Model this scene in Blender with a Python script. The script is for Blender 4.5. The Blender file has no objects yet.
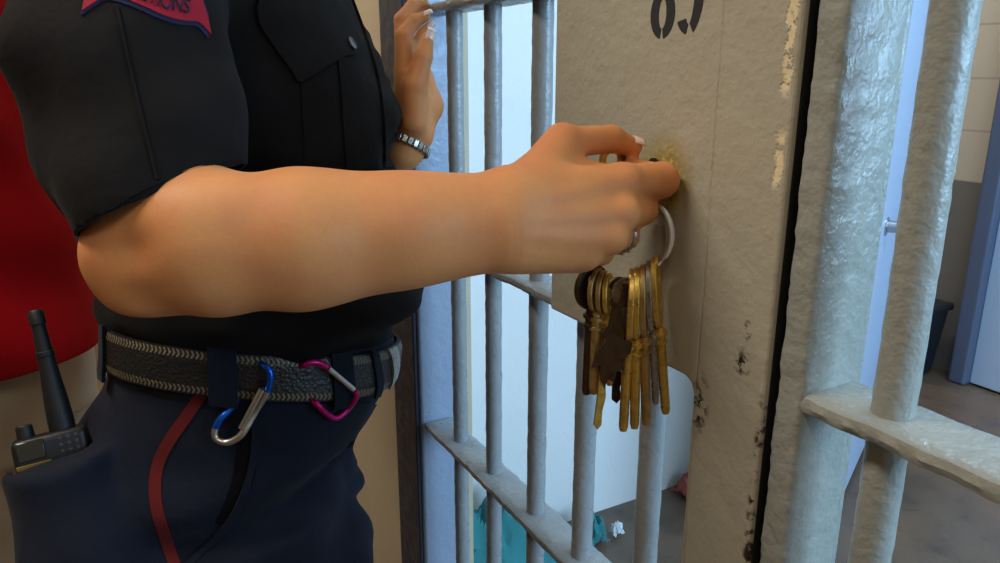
import bpy, bmesh, math, random
import numpy as np
from mathutils import Vector, Matrix, Quaternion
from mathutils.bvhtree import BVHTree
from mathutils import noise as mnoise

random.seed(7); np.random.seed(7)
C = bpy.context.scene.collection
PI = math.pi

# ------------------------------------------------------------------ viewpoint
CAMZ = 1.22; FPX = 747.0
SP, CP = math.sin(math.radians(15.6)), math.cos(math.radians(15.6))
RV = np.array([.480, .877]); HV = np.array([-.877, .480])   # image right / heading, on the ground plan

def V2W(p):                       # (right, ahead, up from eye height) -> world
    p = np.asarray(p, float); o = np.empty(p.shape)
    o[..., 0] = p[..., 0]*RV[0] + p[..., 1]*HV[0]
    o[..., 1] = p[..., 0]*RV[1] + p[..., 1]*HV[1]
    o[..., 2] = p[..., 2] + CAMZ
    return o
def pv(px, py, d):                # a point seen at px,py at depth d, in (right, ahead, up)
    u = (px-500)/FPX; v = (281.5-py)/FPX
    return np.array([u*d, (CP+v*SP)*d, (-SP+v*CP)*d])
def ray(px, py):
    return V2W(pv(px, py, 1.0)) - np.array([0, 0, CAMZ])
def on_y(px, py, Y):              # point on the plane y = Y
    r = ray(px, py); return np.array([0, 0, CAMZ]) + r*(Y/r[1])
D = 0.39                          # distance of the cell front from the eye

# ------------------------------------------------------------------ objects
def raw_mesh(name, verts, faces, smooth=True):
    me = bpy.data.meshes.new(name)
    if isinstance(faces, np.ndarray):
        n, k = faces.shape
        me.vertices.add(len(verts)); me.vertices.foreach_set('co', np.asarray(verts, np.float32).ravel())
        me.loops.add(n*k); me.loops.foreach_set('vertex_index', faces.astype(np.int32).ravel())
        me.polygons.add(n); me.polygons.foreach_set('loop_start', np.arange(0, n*k, k, dtype=np.int32))
        me.update(calc_edges=True); me.validate()
    else:
        me.from_pydata([tuple(v) for v in verts], [], [tuple(f) for f in faces]); me.update()
    me.polygons.foreach_set('use_smooth', [smooth]*len(me.polygons))
    return me
ORG = {}
def root_origin(o):
    while o.parent: o = o.parent
    return ORG.get(o.name, np.zeros(3))
def obj(name, verts, faces, mat, parent=None, smooth=True, loc=None):
    """one mesh object; verts are given in world space"""
    verts = np.asarray(verts, float).reshape(-1, 3)
    if parent is not None: org = root_origin(parent)
    else: org = np.asarray(loc if loc is not None else verts.mean(0)*[1, 1, 0]+[0, 0, verts[:, 2].min()], float)
    me = raw_mesh(name, verts-org, faces, smooth)
    o = bpy.data.objects.new(name, me); C.objects.link(o)
    if mat: me.materials.append(mat)
    if parent is not None: o.parent = parent
    else: o.location = org; ORG[o.name] = org
    return o
def tag(o, label, cat, group=None):
    o['label'] = label; o['category'] = cat
    if group: o['group'] = group
    return o
def thing(name, label, cat, loc, group=None):
    o = bpy.data.objects.new(name, None); C.objects.link(o); o.location = loc
    o.empty_display_size = .05
    ORG[o.name] = np.asarray(loc, float)
    return tag(o, label, cat, group)
def structure(o): o['kind'] = 'structure'; return o
def bevel(o, w, seg=2, angle=35):
    m = o.modifiers.new('bevel', 'BEVEL'); m.width = w; m.segments = seg; m.limit_method = 'ANGLE'; m.angle_limit = math.radians(angle)
    return o

class MB:
    def __init__(s): s.v = []; s.f = []
    def add(s, V, F):
        n = len(s.v); s.v += [tuple(map(float, p)) for p in V]; s.f += [tuple(i+n for i in f) for f in F]; return s
    def box(s, lo, hi):
        (a, b, c), (d, e, f) = lo, hi
        return s.add([(a,b,c),(d,b,c),(d,e,c),(a,e,c),(a,b,f),(d,b,f),(d,e,f),(a,e,f)],
                     [(0,3,2,1),(4,5,6,7),(0,1,5,4),(1,2,6,5),(2,3,7,6),(3,0,4,7)])
    def obox(s, c, ax, half):     # oriented box
        c = np.asarray(c, float); ax = [np.asarray(a, float)/np.linalg.norm(a) for a in ax]; V = []
        for k in (-1, 1):
            for (i, j) in ((-1,-1),(1,-1),(1,1),(-1,1)):
                V.append(c+ax[0]*half[0]*i+ax[1]*half[1]*j+ax[2]*half[2]*k)
        return s.add(V, [(0,3,2,1),(4,5,6,7),(0,1,5,4),(1,2,6,5),(2,3,7,6),(3,0,4,7)])
    def tube(s, path, r, n=12, closed=False, cap=True, lump=0., flat=None):
        P = [np.asarray(p, float) for p in path]; m = len(P)
        R = [r]*m if np.isscalar(r) else list(r)
        T = []
        for i in range(m):
            if closed: t = P[(i+1) % m]-P[i-1]
            else: t = P[min(i+1, m-1)]-P[max(i-1, 0)]
            T.append(t/(np.linalg.norm(t)+1e-12))
        up = np.array([0, 0, 1.]) if abs(T[0][2]) < .9 else np.array([1., 0, 0])
        N = np.cross(T[0], up); N /= np.linalg.norm(N)
        V = []
        for i in range(m):
            N = N-T[i]*np.dot(N, T[i]); N /= np.linalg.norm(N); B = np.cross(T[i], N)
            fn, fb = (1, 1) if flat is None else (flat[i] if isinstance(flat, list) else flat)
            for k in range(n):
                a = 2*PI*k/n
                dirv = N*math.cos(a)*fn+B*math.sin(a)*fb
                q = P[i]+dirv*R[i]
                if lump: q = q+dirv*lump*mnoise.noise(Vector(q*90))+dirv*lump*.7*mnoise.noise(Vector(q*230))
                V.append(q)
        F = []
        for i in range(m if closed else m-1):
            for k in range(n):
                a = i*n+k; b = i*n+(k+1) % n; j = (i+1) % m
                F.append((a, b, j*n+(k+1) % n, j*n+k))
        if cap and not closed:
            F.append(tuple(range(n-1, -1, -1))); F.append(tuple((m-1)*n+k for k in range(n)))
        return s.add(V, F)
    def lathe(s, c, axis, prof, n=24):     # prof: (distance along axis, radius)
        ax = np.asarray(axis, float); ax /= np.linalg.norm(ax); c = np.asarray(c, float)
        path = [c+ax*t for t, _ in prof]
        up = np.array([0, 0, 1.]) if abs(ax[2]) < .9 else np.array([1., 0, 0])
        N = np.cross(ax, up); N /= np.linalg.norm(N); B = np.cross(ax, N); V = []; F = []
        for i, (t, r) in enumerate(prof):
            for k in range(n):
                a = 2*PI*k/n; V.append(path[i]+(N*math.cos(a)+B*math.sin(a))*max(r, 1e-5))
        for i in range(len(prof)-1):
            for k in range(n):
                F.append((i*n+k, i*n+(k+1) % n, (i+1)*n+(k+1) % n, (i+1)*n+k))
        F.append(tuple(range(n-1, -1, -1))); F.append(tuple((len(prof)-1)*n+k for k in range(n)))
        return s.add(V, F)
    def prism(s, poly, fn0, fn1):           # polygon mapped by two functions (front and back)
        n = len(poly); V = [fn0(*p) for p in poly]+[fn1(*p) for p in poly]
        F = [tuple(range(n)), tuple(range(2*n-1, n-1, -1))]
        F += [(i, n+i, n+(i+1) % n, (i+1) % n) for i in range(n)]
        return s.add(V, F)
    def build(s, name, mat, parent=None, smooth=True, loc=None):
        o = obj(name, s.v, s.f, mat, parent, smooth, loc)
        bm = bmesh.new(); bm.from_mesh(o.data); bmesh.ops.recalc_face_normals(bm, faces=bm.faces); bm.to_mesh(o.data); bm.free()
        if smooth:
            try: o.data.set_sharp_from_angle(angle=math.radians(38))
            except Exception: pass
        return o

# ------------------------------------------------------------------ distance-field modelling
def rc(P, a, b, ra, rb):
    a = np.asarray(a, np.float32); ba = np.asarray(b, np.float32)-a; pa = P-a
    t = np.clip(pa@ba/(ba@ba+1e-12), 0, 1)
    return np.linalg.norm(pa-t[:, None]*ba, axis=1)-(ra+(rb-ra)*t)
def chain(P, pts, rs, k=.004):
    d = None
    for i in range(len(pts)-1):
        e = rc(P, pts[i], pts[i+1], rs[i], rs[i+1]); d = e if d is None else smin(d, e, k)
    return d
def ell(P, c, r, R=None):
    p = P-np.asarray(c, np.float32)
    if R is not None: p = p@np.asarray(R, np.float32).T
    r = np.asarray(r, np.float32); k0 = np.linalg.norm(p/r, axis=1); k1 = np.linalg.norm(p/(r*r), axis=1)
    return k0*(k0-1)/(k1+1e-9)
def smin(a, b, k):
    h = np.clip(.5+.5*(b-a)/k, 0, 1); return b*(1-h)+a*h-k*h*(1-h)
def smax(a, b, k): return -smin(-a, -b, k)
def curve_tab(T, n=160):           # smooth interpolation of a table over its first column
    T = np.asarray(sorted(T), float); x = T[:, 0]; xs = np.linspace(x[0], x[-1], n); out = [xs]
    for j in range(1, T.shape[1]):
        y = T[:, j]; m = np.gradient(y, x); i = np.clip(np.searchsorted(x, xs)-1, 0, len(x)-2)
        h = x[i+1]-x[i]; t = (xs-x[i])/h
        out.append((2*t**3-3*t**2+1)*y[i]+(t**3-2*t**2+t)*h*m[i]+(-2*t**3+3*t**2)*y[i+1]+(t**3-t**2)*h*m[i+1])
    return np.array(out)
class Loft:                        # columns: up, back, front, centre across, half width, squareness
    def __init__(s, T): s.t = curve_tab(T)
    def at(s, c): return [np.interp(c, s.t[0], s.t[j]) for j in range(1, 6)]
    def __call__(s, P, grow=0.):
        bk, fr, b0, B, n = s.at(P[:, 2]); A = (fr-bk)/2+grow; a0 = (fr+bk)/2; B = B+grow
        q = ((np.abs(P[:, 0]-a0)/A)**n+(np.abs(P[:, 1]-b0)/B)**n)**(1/n)
        d = (q-1)*np.minimum(A, B)
        return np.maximum(np.maximum(d, P[:, 2]-s.t[0, -1]), s.t[0, 0]-P[:, 2]).astype(np.float32)
    def ring(s, c, th, grow=0.):
        bk, fr, b0, B, n = s.at(c); A = (fr-bk)/2+grow; a0 = (fr+bk)/2; B = B+grow
        ct, st = math.cos(th), math.sin(th)
        q = (abs(ct/A)**n+abs(st/B)**n)**(1/n)
        return np.array([a0+ct/q, b0+st/q, c])
def axis_grid(segs):               # [(start, end, step), ...] contiguous
    out = [segs[0][0]]
    for a, b, h in segs:
        n = max(1, int(round((b-a)/h))); out += list(a+(b-a)*(np.arange(1, n+1)/n))
    return np.array(out, np.float32)
def sdf_mesh(f, xs, ys, zs):
    """surface nets on a rectilinear grid; only blocks near the surface are evaluated"""
    S = 6; N = (len(xs), len(ys), len(zs)); nb = [-(-n//S) for n in N]
    ctr = []; half = []
    for g, b in zip((xs, ys, zs), nb):
        e = np.array([(g[i*S], g[min((i+1)*S, len(g)-1)]) for i in range(b)]); ctr.append(e.mean(1)); half.append((e[:, 1]-e[:, 0])/2)
    I = np.stack(np.meshgrid(*[np.arange(b) for b in nb], indexing='ij'), -1).reshape(-1, 3)
    Pc = np.stack([ctr[j][I[:, j]] for j in range(3)], 1).astype(np.float32)
    rad = np.sqrt(sum(half[j][I[:, j]]**2 for j in range(3)))
    dc = np.concatenate([f(Pc[i:i+200000]) for i in range(0, len(Pc), 200000)])
    act = np.abs(dc) < rad*1.9+.012
    V = np.repeat(np.repeat(np.repeat(dc.reshape(nb).astype(np.float32), S, 0), S, 1), S, 2)[:N[0], :N[1], :N[2]].copy()
    off = np.stack(np.meshgrid(*[np.arange(S)]*3, indexing='ij'), -1).reshape(-1, 3)
    A = I[act]
    for s0 in range(0, len(A), 1500):
        J = (A[s0:s0+1500, None]*S+off).reshape(-1, 3)
        J = J[(J[:, 0] < N[0]) & (J[:, 1] < N[1]) & (J[:, 2] < N[2])]
        P = np.stack([xs[J[:, 0]], ys[J[:, 1]], zs[J[:, 2]]], 1)
        V[J[:, 0], J[:, 1], J[:, 2]] = f(P)
    s = V < 0
    s[0] = s[-1] = False; s[:, 0] = s[:, -1] = False; s[:, :, 0] = s[:, :, -1] = False
    V = np.where(s, np.minimum(V, -1e-7), np.maximum(V, 1e-7))
    cnt = np.zeros([n-1 for n in N], np.int8)
    cs = [(i, j, k) for i in (0, 1) for j in (0, 1) for k in (0, 1)]
    for i, j, k in cs: cnt += s[i:N[0]-1+i, j:N[1]-1+j, k:N[2]-1+k]
    M = np.argwhere((cnt > 0) & (cnt < 8)); del cnt
    cv = np.stack([V[M[:, 0]+i, M[:, 1]+j, M[:, 2]+k] for i, j, k in cs], 1)
    acc = np.zeros((len(M), 3)); w = np.zeros(len(M))
    for p in range(8):
        for q in range(p+1, 8):
            dif = np.array(cs[q])-np.array(cs[p])
            if np.abs(dif).sum() != 1: continue
            a, b = cv[:, p], cv[:, q]; x = (a < 0) != (b < 0)
            t = np.where(x, a/(a-b+1e-20), 0)
            acc += np.where(x[:, None], np.array(cs[p])+t[:, None]*dif, 0); w += x
    fr = acc/w[:, None]; co = np.empty((len(M), 3))
    for j, g in enumerate((xs, ys, zs)):
        co[:, j] = g[M[:, j]]*(1-fr[:, j])+g[M[:, j]+1]*fr[:, j]
    ids = np.full([n-1 for n in N], -1, np.int32); ids[M[:, 0], M[:, 1], M[:, 2]] = np.arange(len(M))
    Q = []
    for ax in range(3):
        lo = [slice(1, n-1) for n in N]; hi = list(lo); lo[ax] = slice(0, N[ax]-1); hi[ax] = slice(1, N[ax])
        e = s[tuple(lo)] != s[tuple(hi)]; E = np.argwhere(e)
        base = np.array([1, 1, 1]); base[ax] = 0; E = E+base
        u, v = (ax+1) % 3, (ax+2) % 3
        def cell(du, dv):
            K = E.copy(); K[:, u] -= du; K[:, v] -= dv; return ids[K[:, 0], K[:, 1], K[:, 2]]
        q = np.stack([cell(1, 1), cell(0, 1), cell(0, 0), cell(1, 0)], 1)
        ins = s[E[:, 0], E[:, 1], E[:, 2]]
        q[~ins] = q[~ins][:, ::-1]; Q.append(q)
    Q = np.concatenate(Q); Q = Q[(Q >= 0).all(1)]
    return co, Q
def relax(co, Q, it=2, lam=.5):
    e = np.concatenate([Q[:, [0, 1]], Q[:, [1, 2]], Q[:, [2, 3]], Q[:, [3, 0]]]); n = len(co)
    deg = np.bincount(e[:, 0], minlength=n)+np.bincount(e[:, 1], minlength=n)
    for _ in range(it):
        s = np.stack([np.bincount(e[:, 0], co[e[:, 1], j], n)+np.bincount(e[:, 1], co[e[:, 0], j], n) for j in range(3)], 1)
        co = co+lam*(s/np.maximum(deg, 1)[:, None]-co)
    return co
def vnoise(P, s, seed=0.):
    return np.array([mnoise.noise(Vector((p[0]*s[0]+seed, p[1]*s[1]+seed*1.7, p[2]*s[2]-seed))) for p in P])

# ------------------------------------------------------------------ materials
def lin(c):
    return tuple((x/12.92 if x <= .04045 else ((x+.055)/1.055)**2.4) for x in (v/255 for v in c))+(1,)
class Mat:
    def __init__(s, name, col, rough=.5, metal=0., spec=.5):
        s.m = bpy.data.materials.new(name); s.m.use_nodes = True; s.t = s.m.node_tree; s.n = s.t.nodes
        s.b = s.n['Principled BSDF']; s.b.inputs['Base Color'].default_value = col; s.col = col
        s.b.inputs['Roughness'].default_value = rough; s.b.inputs['Metallic'].default_value = metal
        s.b.inputs['Specular IOR Level'].default_value = spec
        s.h = None; s.cur = None; s._co = None
    def node(s, ty, **kw):
        n = s.n.new(ty)
        for k, v in kw.items():
            if k in n.inputs: n.inputs[k].default_value = v
            else: setattr(n, k, v)
        return n
    def link(s, a, b): s.t.links.new(a, b)
    def co(s, kind='Object'):
        if not s._co: s._co = s.n.new('ShaderNodeTexCoord')
        return s._co.outputs[kind]
    def pos(s):
        return s.node('ShaderNodeNewGeometry').outputs['Position']
    def noise(s, scale, detail=3, rough=.5, stretch=None, kind='Object'):
        v = s.co(kind)
        if stretch:
            mp = s.node('ShaderNodeMapping'); mp.inputs['Scale'].default_value = stretch; s.link(v, mp.inputs[0]); v = mp.outputs[0]
        n = s.node('ShaderNodeTexNoise', Scale=scale, Detail=detail, Roughness=rough); s.link(v, n.inputs['Vector']); return n.outputs['Fac']
    def math(s, op, a, b=None, c=None):
        n = s.node('ShaderNodeMath', operation=op)
        for i, x in enumerate((a, b, c)):
            if x is None: continue
            if hasattr(x, 'is_output'): s.link(x, n.inputs[i])
            else: n.inputs[i].default_value = x
        return n.outputs[0]
    def ramp(s, f, lo, hi, a=0., b=1.):
        n = s.node('ShaderNodeMapRange'); n.inputs[1].default_value = lo; n.inputs[2].default_value = hi
        n.inputs[3].default_value = a; n.inputs[4].default_value = b; n.clamp = True; s.link(f, n.inputs[0]); return n.outputs[0]
    def mix(s, fac, col):            # lay another colour over the current one
        n = s.node('ShaderNodeMix', data_type='RGBA')
        s.link(fac, n.inputs[0]) if hasattr(fac, 'is_output') else setattr(n.inputs[0], 'default_value', fac)
        if s.cur is None: n.inputs[6].default_value = s.col
        else: s.link(s.cur, n.inputs[6])
        n.inputs[7].default_value = col; s.cur = n.outputs[2]; s.link(s.cur, s.b.inputs['Base Color']); return s
    def bump(s, h, strength=.3, dist=.002):
        n = s.node('ShaderNodeBump'); n.inputs['Strength'].default_value = strength; n.inputs['Distance'].default_value = dist
        s.link(h, n.inputs['Height'])
        if s.h is not None: s.link(s.h, n.inputs['Normal'])
        s.h = n.outputs[0]; s.link(s.h, s.b.inputs['Normal']); return s
    def set(s, name, f): s.link(f, s.b.inputs[name]); return s

def lumpy_paint(name, col, rough=.32, amt=.7):
    m = Mat(name, col, rough, spec=.45)
    m.bump(m.noise(110, 2, .55), amt*.8, .0022)
    m.bump(m.noise(420, 2, .5), amt*.45, .0006)
    m.mix(m.ramp(m.noise(16, 4, .6), .45, .75, 0, .35), tuple(c*.78 for c in col[:3])+(1,))
    m.set('Roughness', m.ramp(m.noise(60, 3), .3, .7, rough-.08, rough+.16))
    return m
PAINT = lin((176, 169, 149))
M = {}
M['bar'] = lumpy_paint('grey_bar_paint', lin((140, 142, 140)), .3, .55).m
M['jamb'] = lumpy_paint('jamb_paint', lin((152, 153, 143)), .28, .8).m
M['steel_blue'] = lumpy_paint('blue_grey_jamb_paint', lin((142, 152, 168)), .35, .5).m

M['dark_trim'] = lumpy_paint('dark_slate_jamb_front', lin((50, 56, 68)), .4, .4).m
M['ring_band'] = None
# plate paint: worn patch by the keyhole, chipped edge, rust spots
KH = on_y(668, 178, D)
def plate_mat():
    m = Mat('tan_plate_paint', PAINT, .36, spec=.4)
    m.bump(m.noise(38, 3, .6), .55, .003); m.bump(m.noise(170, 3, .55), .5, .0012); m.bump(m.noise(620, 2), .25, .0004)
    sep = m.node('ShaderNodeSeparateXYZ'); m.link(m.pos(), sep.inputs[0]); X, Z = sep.outputs[0], sep.outputs[2]
    m.mix(m.ramp(m.noise(9, 4, .6), .4, .75, 0, .25), lin((158, 148, 126)))
    def dist(x, z, sx=1., sz=1.):
        dx = m.math('MULTIPLY', m.math('SUBTRACT', X, x), 1/sx); dz = m.math('MULTIPLY', m.math('SUBTRACT', Z, z), 1/sz)
        return m.math('SQRT', m.math('ADD', m.math('MULTIPLY', dx, dx), m.math('MULTIPLY', dz, dz)))
    n1, n2, n3 = m.noise(70, 4, .65), m.noise(230, 4, .65), m.noise(140, 5, .7)
    wob = m.math('ADD', dist(KH[0], KH[2]), m.math('MULTIPLY', m.math('SUBTRACT', n1, .5), .022))
    m.mix(m.ramp(wob, .016, .038, .9, 0), lin((150, 132, 66)))
    m.mix(m.math('MULTIPLY', m.ramp(wob, .014, .032, 1, 0), m.ramp(n2, .5, .6)), lin((196, 176, 92)))
    m.mix(m.math('MULTIPLY', m.ramp(wob, .010, .026, 1, 0), m.ramp(n3, .56, .63)), lin((92, 70, 40)))
    edge = m.math('ADD', X, m.math('MULTIPLY', m.math('SUBTRACT', n1, .5), .012))
    chips = None
    for (ya, yb) in ((-40, 92), (132, 186)):
        za, zb = on_y(800, ya, D)[2], on_y(790, yb, D)[2]
        k = m.math('MULTIPLY', m.ramp(Z, zb-.004, zb+.004), m.ramp(Z, za-.004, za+.004, 1, 0))
        chips = k if chips is None else m.math('MAXIMUM', chips, k)
    cm = m.math('MULTIPLY', m.math('MULTIPLY', m.ramp(edge, -.3395, -.3375), m.ramp(edge, -.3325, -.331, 1, 0)), m.math('MULTIPLY', chips, m.ramp(n3, .40, .46)))
    m.mix(cm, lin((232, 214, 172)))
    ra = on_y(746, 363, D); rb = on_y(703, 405, D); rd = on_y(752, 330, D)
    rust = None
    for p, sx, sz in ((ra, .006, .009), (rb, .008, .020), (rd, .003, .006)):
        k = m.math('MULTIPLY', m.ramp(dist(p[0], p[2], sx, sz), .5, 1.5, 1, 0), m.ramp(n3, .5, .56))
        rust = k if rust is None else m.math('MAXIMUM', rust, k)
    low = m.math('MULTIPLY', m.math('MULTIPLY', m.ramp(X, -.3335, -.3305), m.ramp(Z, .98, 1.02, 1, 0)), m.ramp(n1, .5, .58))
    m.mix(m.math('MAXIMUM', rust, low), lin((52, 36, 26)))
    # weld seam
    seam = m.math('ABSOLUTE', m.math('SUBTRACT', m.math('ADD', X, m.math('MULTIPLY', m.math('SUBTRACT', n1, .5), .004)), -.3925))
    m.bump(m.math('MULTIPLY', m.ramp(seam, .0, .0016, 0, 1), 1.0), .5, .0016)
    m.bump(m.math('MULTIPLY', m.math('MAXIMUM', cm, rust), -1.0), .8, .0012)
    m.set('Roughness', m.ramp(n1, .3, .7, .28, .5))
    return m.m
M['plate'] = plate_mat()
def simple(name, col, rough=.5, metal=0., bumps=(), spec=.5):
    m = Mat(name, col, rough, metal, spec)
    for sc, st, di in bumps: m.bump(m.noise(sc, 3), st, di)
    return m
M['ink'] = simple('black_stencil_ink', lin((34, 34, 36)), .6).m
m = simple('white_cell_wall', lin((234, 230, 224)), .6, 0, ((14, .2, .01), (90, .25, .002))); M['white_wall'] = m.m
m = simple('cream_wall', lin((206, 192, 160)), .6, 0, ((20, .15, .01), (120, .2, .002))); M['cream'] = m.m
m = simple('tan_wall', lin((120, 108, 92)), .6, 0, ((20, .15, .01),)); M['tan_wall'] = m.m
m = simple('beige_wall', lin((188, 172, 142)), .6, 0, ((20, .15, .01), (120, .2, .002))); M['beige'] = m.m
m = simple('ceiling_paint', lin((225, 225, 220)), .8, 0, ((60, .2, .002),)); M['ceiling'] = m.m
def floor_mat():
    m = Mat('worn_concrete_floor', lin((112, 90, 72)), .3)
    m.mix(m.ramp(m.noise(2.2, 5, .6), .4, .65, 0, .8), lin((88, 72, 58)))
    m.mix(m.ramp(m.noise(9, 5, .7), .52, .7, 0, .7), lin((70, 60, 54)))
    m.set('Roughness', m.ramp(m.noise(5, 4), .3, .7, .18, .5)); m.bump(m.noise(30, 3), .1, .004)
    return m.m
M['floor'] = floor_mat()
def block_mat():
    m = Mat('painted_block_wall', lin((205, 190, 168)), .5)
    sep = m.node('ShaderNodeSeparateXYZ'); m.link(m.pos(), sep.inputs[0])
    m.mix(m.math('LESS_THAN', sep.outputs[2], .80), lin((122, 116, 110)))
    cb = m.node('ShaderNodeCombineXYZ'); m.link(sep.outputs[0], cb.inputs[0]); m.link(sep.outputs[2], cb.inputs[1])
    br = m.node('ShaderNodeTexBrick'); m.link(cb.outputs[0], br.inputs['Vector'])
    br.inputs['Scale'].default_value = 1; br.inputs['Brick Width'].default_value = .40; br.inputs['Row Height'].default_value = .20
    br.inputs['Mortar Size'].default_value = .006; br.inputs['Mortar Smooth'].default_value = .6
    m.bump(br.outputs['Fac'], -.9, .006); m.bump(m.noise(80, 3), .2, .002)
    m.mix(m.math('MULTIPLY', br.outputs['Fac'], .35), lin((120, 105, 92)))
    return m.m
M['block'] = block_mat()
M['pale_blue'] = simple('pale_blue_door_paint', lin((176, 190, 210)), .45, 0, ((60, .15, .002),)).m
M['frame_blue'] = simple('blue_frame_paint', lin((86, 94, 114)), .35, 0, ((60, .15, .002),)).m
def skin_mat(name, col, red):
    m = Mat(name, col, .55, spec=.25)
    m.mix(m.ramp(m.noise(26, 4, .6), .40, .68, 0, .45), red)
    m.mix(m.ramp(m.noise(300, 3, .6), .52, .72, 0, .18), tuple(c*.8 for c in col[:3])+(1,))
    m.bump(m.noise(420, 3, .6), .22, .0006); m.bump(m.noise(120, 3, .5, (.35, 1.4, 1)), .12, .0012)
    m.b.inputs['Subsurface Weight'].default_value = .12; m.b.inputs['Subsurface Radius'].default_value = (.012, .004, .002)
    m.b.inputs['Subsurface Scale'].default_value = .35
    return m
M['skin'] = skin_mat('officer_skin', lin((212, 144, 88)), lin((200, 118, 80))).m
M['skin_other'] = skin_mat('bystander_skin', lin((210, 165, 135)), lin((200, 130, 100))).m
M['nail'] = simple('fingernail', lin((238, 206, 190)), .25).m
M['nail_white'] = simple('white_nail_tip', lin((245, 240, 232)), .25).m
def cloth(name, col, sc=900, rough=.85, st=.35, wr=.25, sheen=.15):
    m = Mat(name, col, rough, spec=.12)
    m.bump(m.noise(14, 4, .55), wr, .01); m.bump(m.noise(sc, 2, .5), st, .0006)
    m.mix(m.ramp(m.noise(sc*.7, 2), .4, .7, 0, .5), tuple(c*.72 for c in col[:3])+(1,))
    m.b.inputs['Sheen Weight'].default_value = sheen
    return m.m
M['shirt'] = cloth('black_uniform_cloth', lin((21, 18, 17)), sheen=.02, wr=.45)
M['navy'] = cloth('navy_trouser_twill', lin((23, 27, 39)), 700, sheen=.04, wr=.5)
M['lining'] = cloth('black_pocket_lining', lin((9, 9, 11)), sheen=0)
M['stripe'] = cloth('dark_red_stripe_cloth', lin((94, 28, 27)), sheen=.03)
M['red'] = cloth('red_knit_cloth', lin((184, 14, 28)), 800, sheen=.03)
M['khaki'] = cloth('stone_khaki_cloth', lin((206, 190, 168)), 800)
M['patch_red'] = cloth('embroidered_red', lin((150, 26, 44)), 1200)
M['patch_navy'] = cloth('embroidered_navy', lin((28, 32, 62)), 1200)
M['teal'] = cloth('teal_cloth', lin((58, 128, 130)), 500)
def belt_mat():
    m = Mat('black_grained_leather_with_stitching', lin((26, 25, 25)), .42)
    uv = m.node('ShaderNodeUVMap'); sep = m.node('ShaderNodeSeparateXYZ'); m.link(uv.outputs[0], sep.inputs[0])
    U, Vv = sep.outputs[0], sep.outputs[1]
    e = m.math('ABSOLUTE', m.math('SUBTRACT', Vv, .5))
    band = m.math('MULTIPLY', m.math('GREATER_THAN', e, .30), m.math('LESS_THAN', e, .46))
    ph = m.math('ADD', m.math('MULTIPLY', U, 1500.), m.math('MULTIPLY', m.math('ABSOLUTE', m.math('SUBTRACT', e, .38)), 34.))
    st = m.math('MULTIPLY', band, m.math('GREATER_THAN', m.math('SINE', ph), .05))
    m.mix(st, lin((118, 106, 82))); m.bump(st, .35, .0008)
    vo = m.node('ShaderNodeTexVoronoi', Scale=330.); m.link(m.co(), vo.inputs['Vector'])
    m.bump(vo.outputs['Distance'], .6, .0012)
    return m.m
M['belt'] = belt_mat()
M['black_plastic'] = simple('black_radio_plastic', lin((16, 16, 17)), .42, 0, ((700, .2, .0004),)).m
M['rubber'] = simple('black_antenna_rubber', lin((15, 15, 16)), .55).m
M['screen'] = simple('grey_radio_screen', lin((52, 50, 44)), .15).m
M['yellow_mark'] = simple('yellow_radio_band', lin((120, 96, 30)), .45).m
M['gold'] = simple('gold_lettering', lin((190, 160, 90)), .4).m
M['steel'] = simple('brushed_steel', lin((190, 188, 186)), .3, 1, ((300, .1, .0004),)).m
M['silver_worn'] = simple('worn_aluminium', lin((205, 200, 190)), .32, 1, ((200, .15, .0005),)).m
M['blue_alu'] = simple('blue_anodised_aluminium', lin((22, 92, 200)), .28, .75).m
M['pink_alu'] = simple('pink_anodised_aluminium', lin((190, 24, 110)), .28, .7).m
def brass(name, col, r=.3):
    m = Mat(name, col, r, .8)
    m.mix(m.ramp(m.noise(120, 4, .6), .45, .72, 0, .7), tuple(c*.4 for c in col[:3])+(1,))
    m.set('Roughness', m.ramp(m.noise(200, 3), .3, .7, r-.1, r+.2)); m.bump(m.noise(260, 3), .15, .0004)
    return m.m
M['brass'] = brass('worn_brass', lin((232, 192, 96)), .34)
M['brass_dull'] = brass('tarnished_brass', lin((196, 164, 104)), .38)
M['bronze'] = brass('dark_bronze', lin((84, 64, 46)), .42)
M['nickel'] = brass('worn_nickel', lin((170, 164, 152)), .3)
M['ring_band'] = simple('dull_tin_band', lin((206, 204, 198)), .4, .35, ((200, .15, .0005),)).m
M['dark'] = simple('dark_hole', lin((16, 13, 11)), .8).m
M['black_bin'] = simple('black_bin_plastic', lin((26, 27, 32)), .5).m
M['paper'] = simple('white_paper', lin((228, 230, 232)), .7).m
M['wrapper'] = simple('red_brown_wrapper', lin((150, 70, 52)), .5).m
M['hair'] = cloth('brown_hair', lin((70, 48, 34)), 300)
M['boot'] = simple('black_boot_leather', lin((24, 23, 23)), .35).m
M['shell'] = simple('pearl_button', lin((70, 66, 62)), .25).m

# ================================================================== the setting
def wallbox(name, lo, hi, mat):
    return structure(MB().box(lo, hi).build(name, mat, smooth=False))
XL, XR, YB, CEIL = -4.2, 2.6, -1.45, 2.6
wallbox('floor', (XL, YB, -.1), (XR, 3.3, 0), M['floor'])
wallbox('ceiling', (XL, YB, CEIL), (XR, 3.3, CEIL+.1), M['ceiling'])
wallbox('wall_back', (XL, YB-.1, 0), (XR, YB, CEIL), M['tan_wall'])
wallbox('wall_left', (XL-.1, YB, 0), (XL, 3.3, CEIL), M['cream'])
wallbox('wall_right', (XR, YB, 0), (XR+.1, .52, CEIL), M['cream'])
wallbox('wall_front_left', (XL, D, 0), (-1.05, .52, CEIL), M['beige'])
wallbox('wall_front_right', (.62, D, 0), (XR, .52, CEIL), M['cream'])
wallbox('wall_front_upper', (-1.05, D, 2.06), (.62, .52, CEIL), M['cream'])
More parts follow.
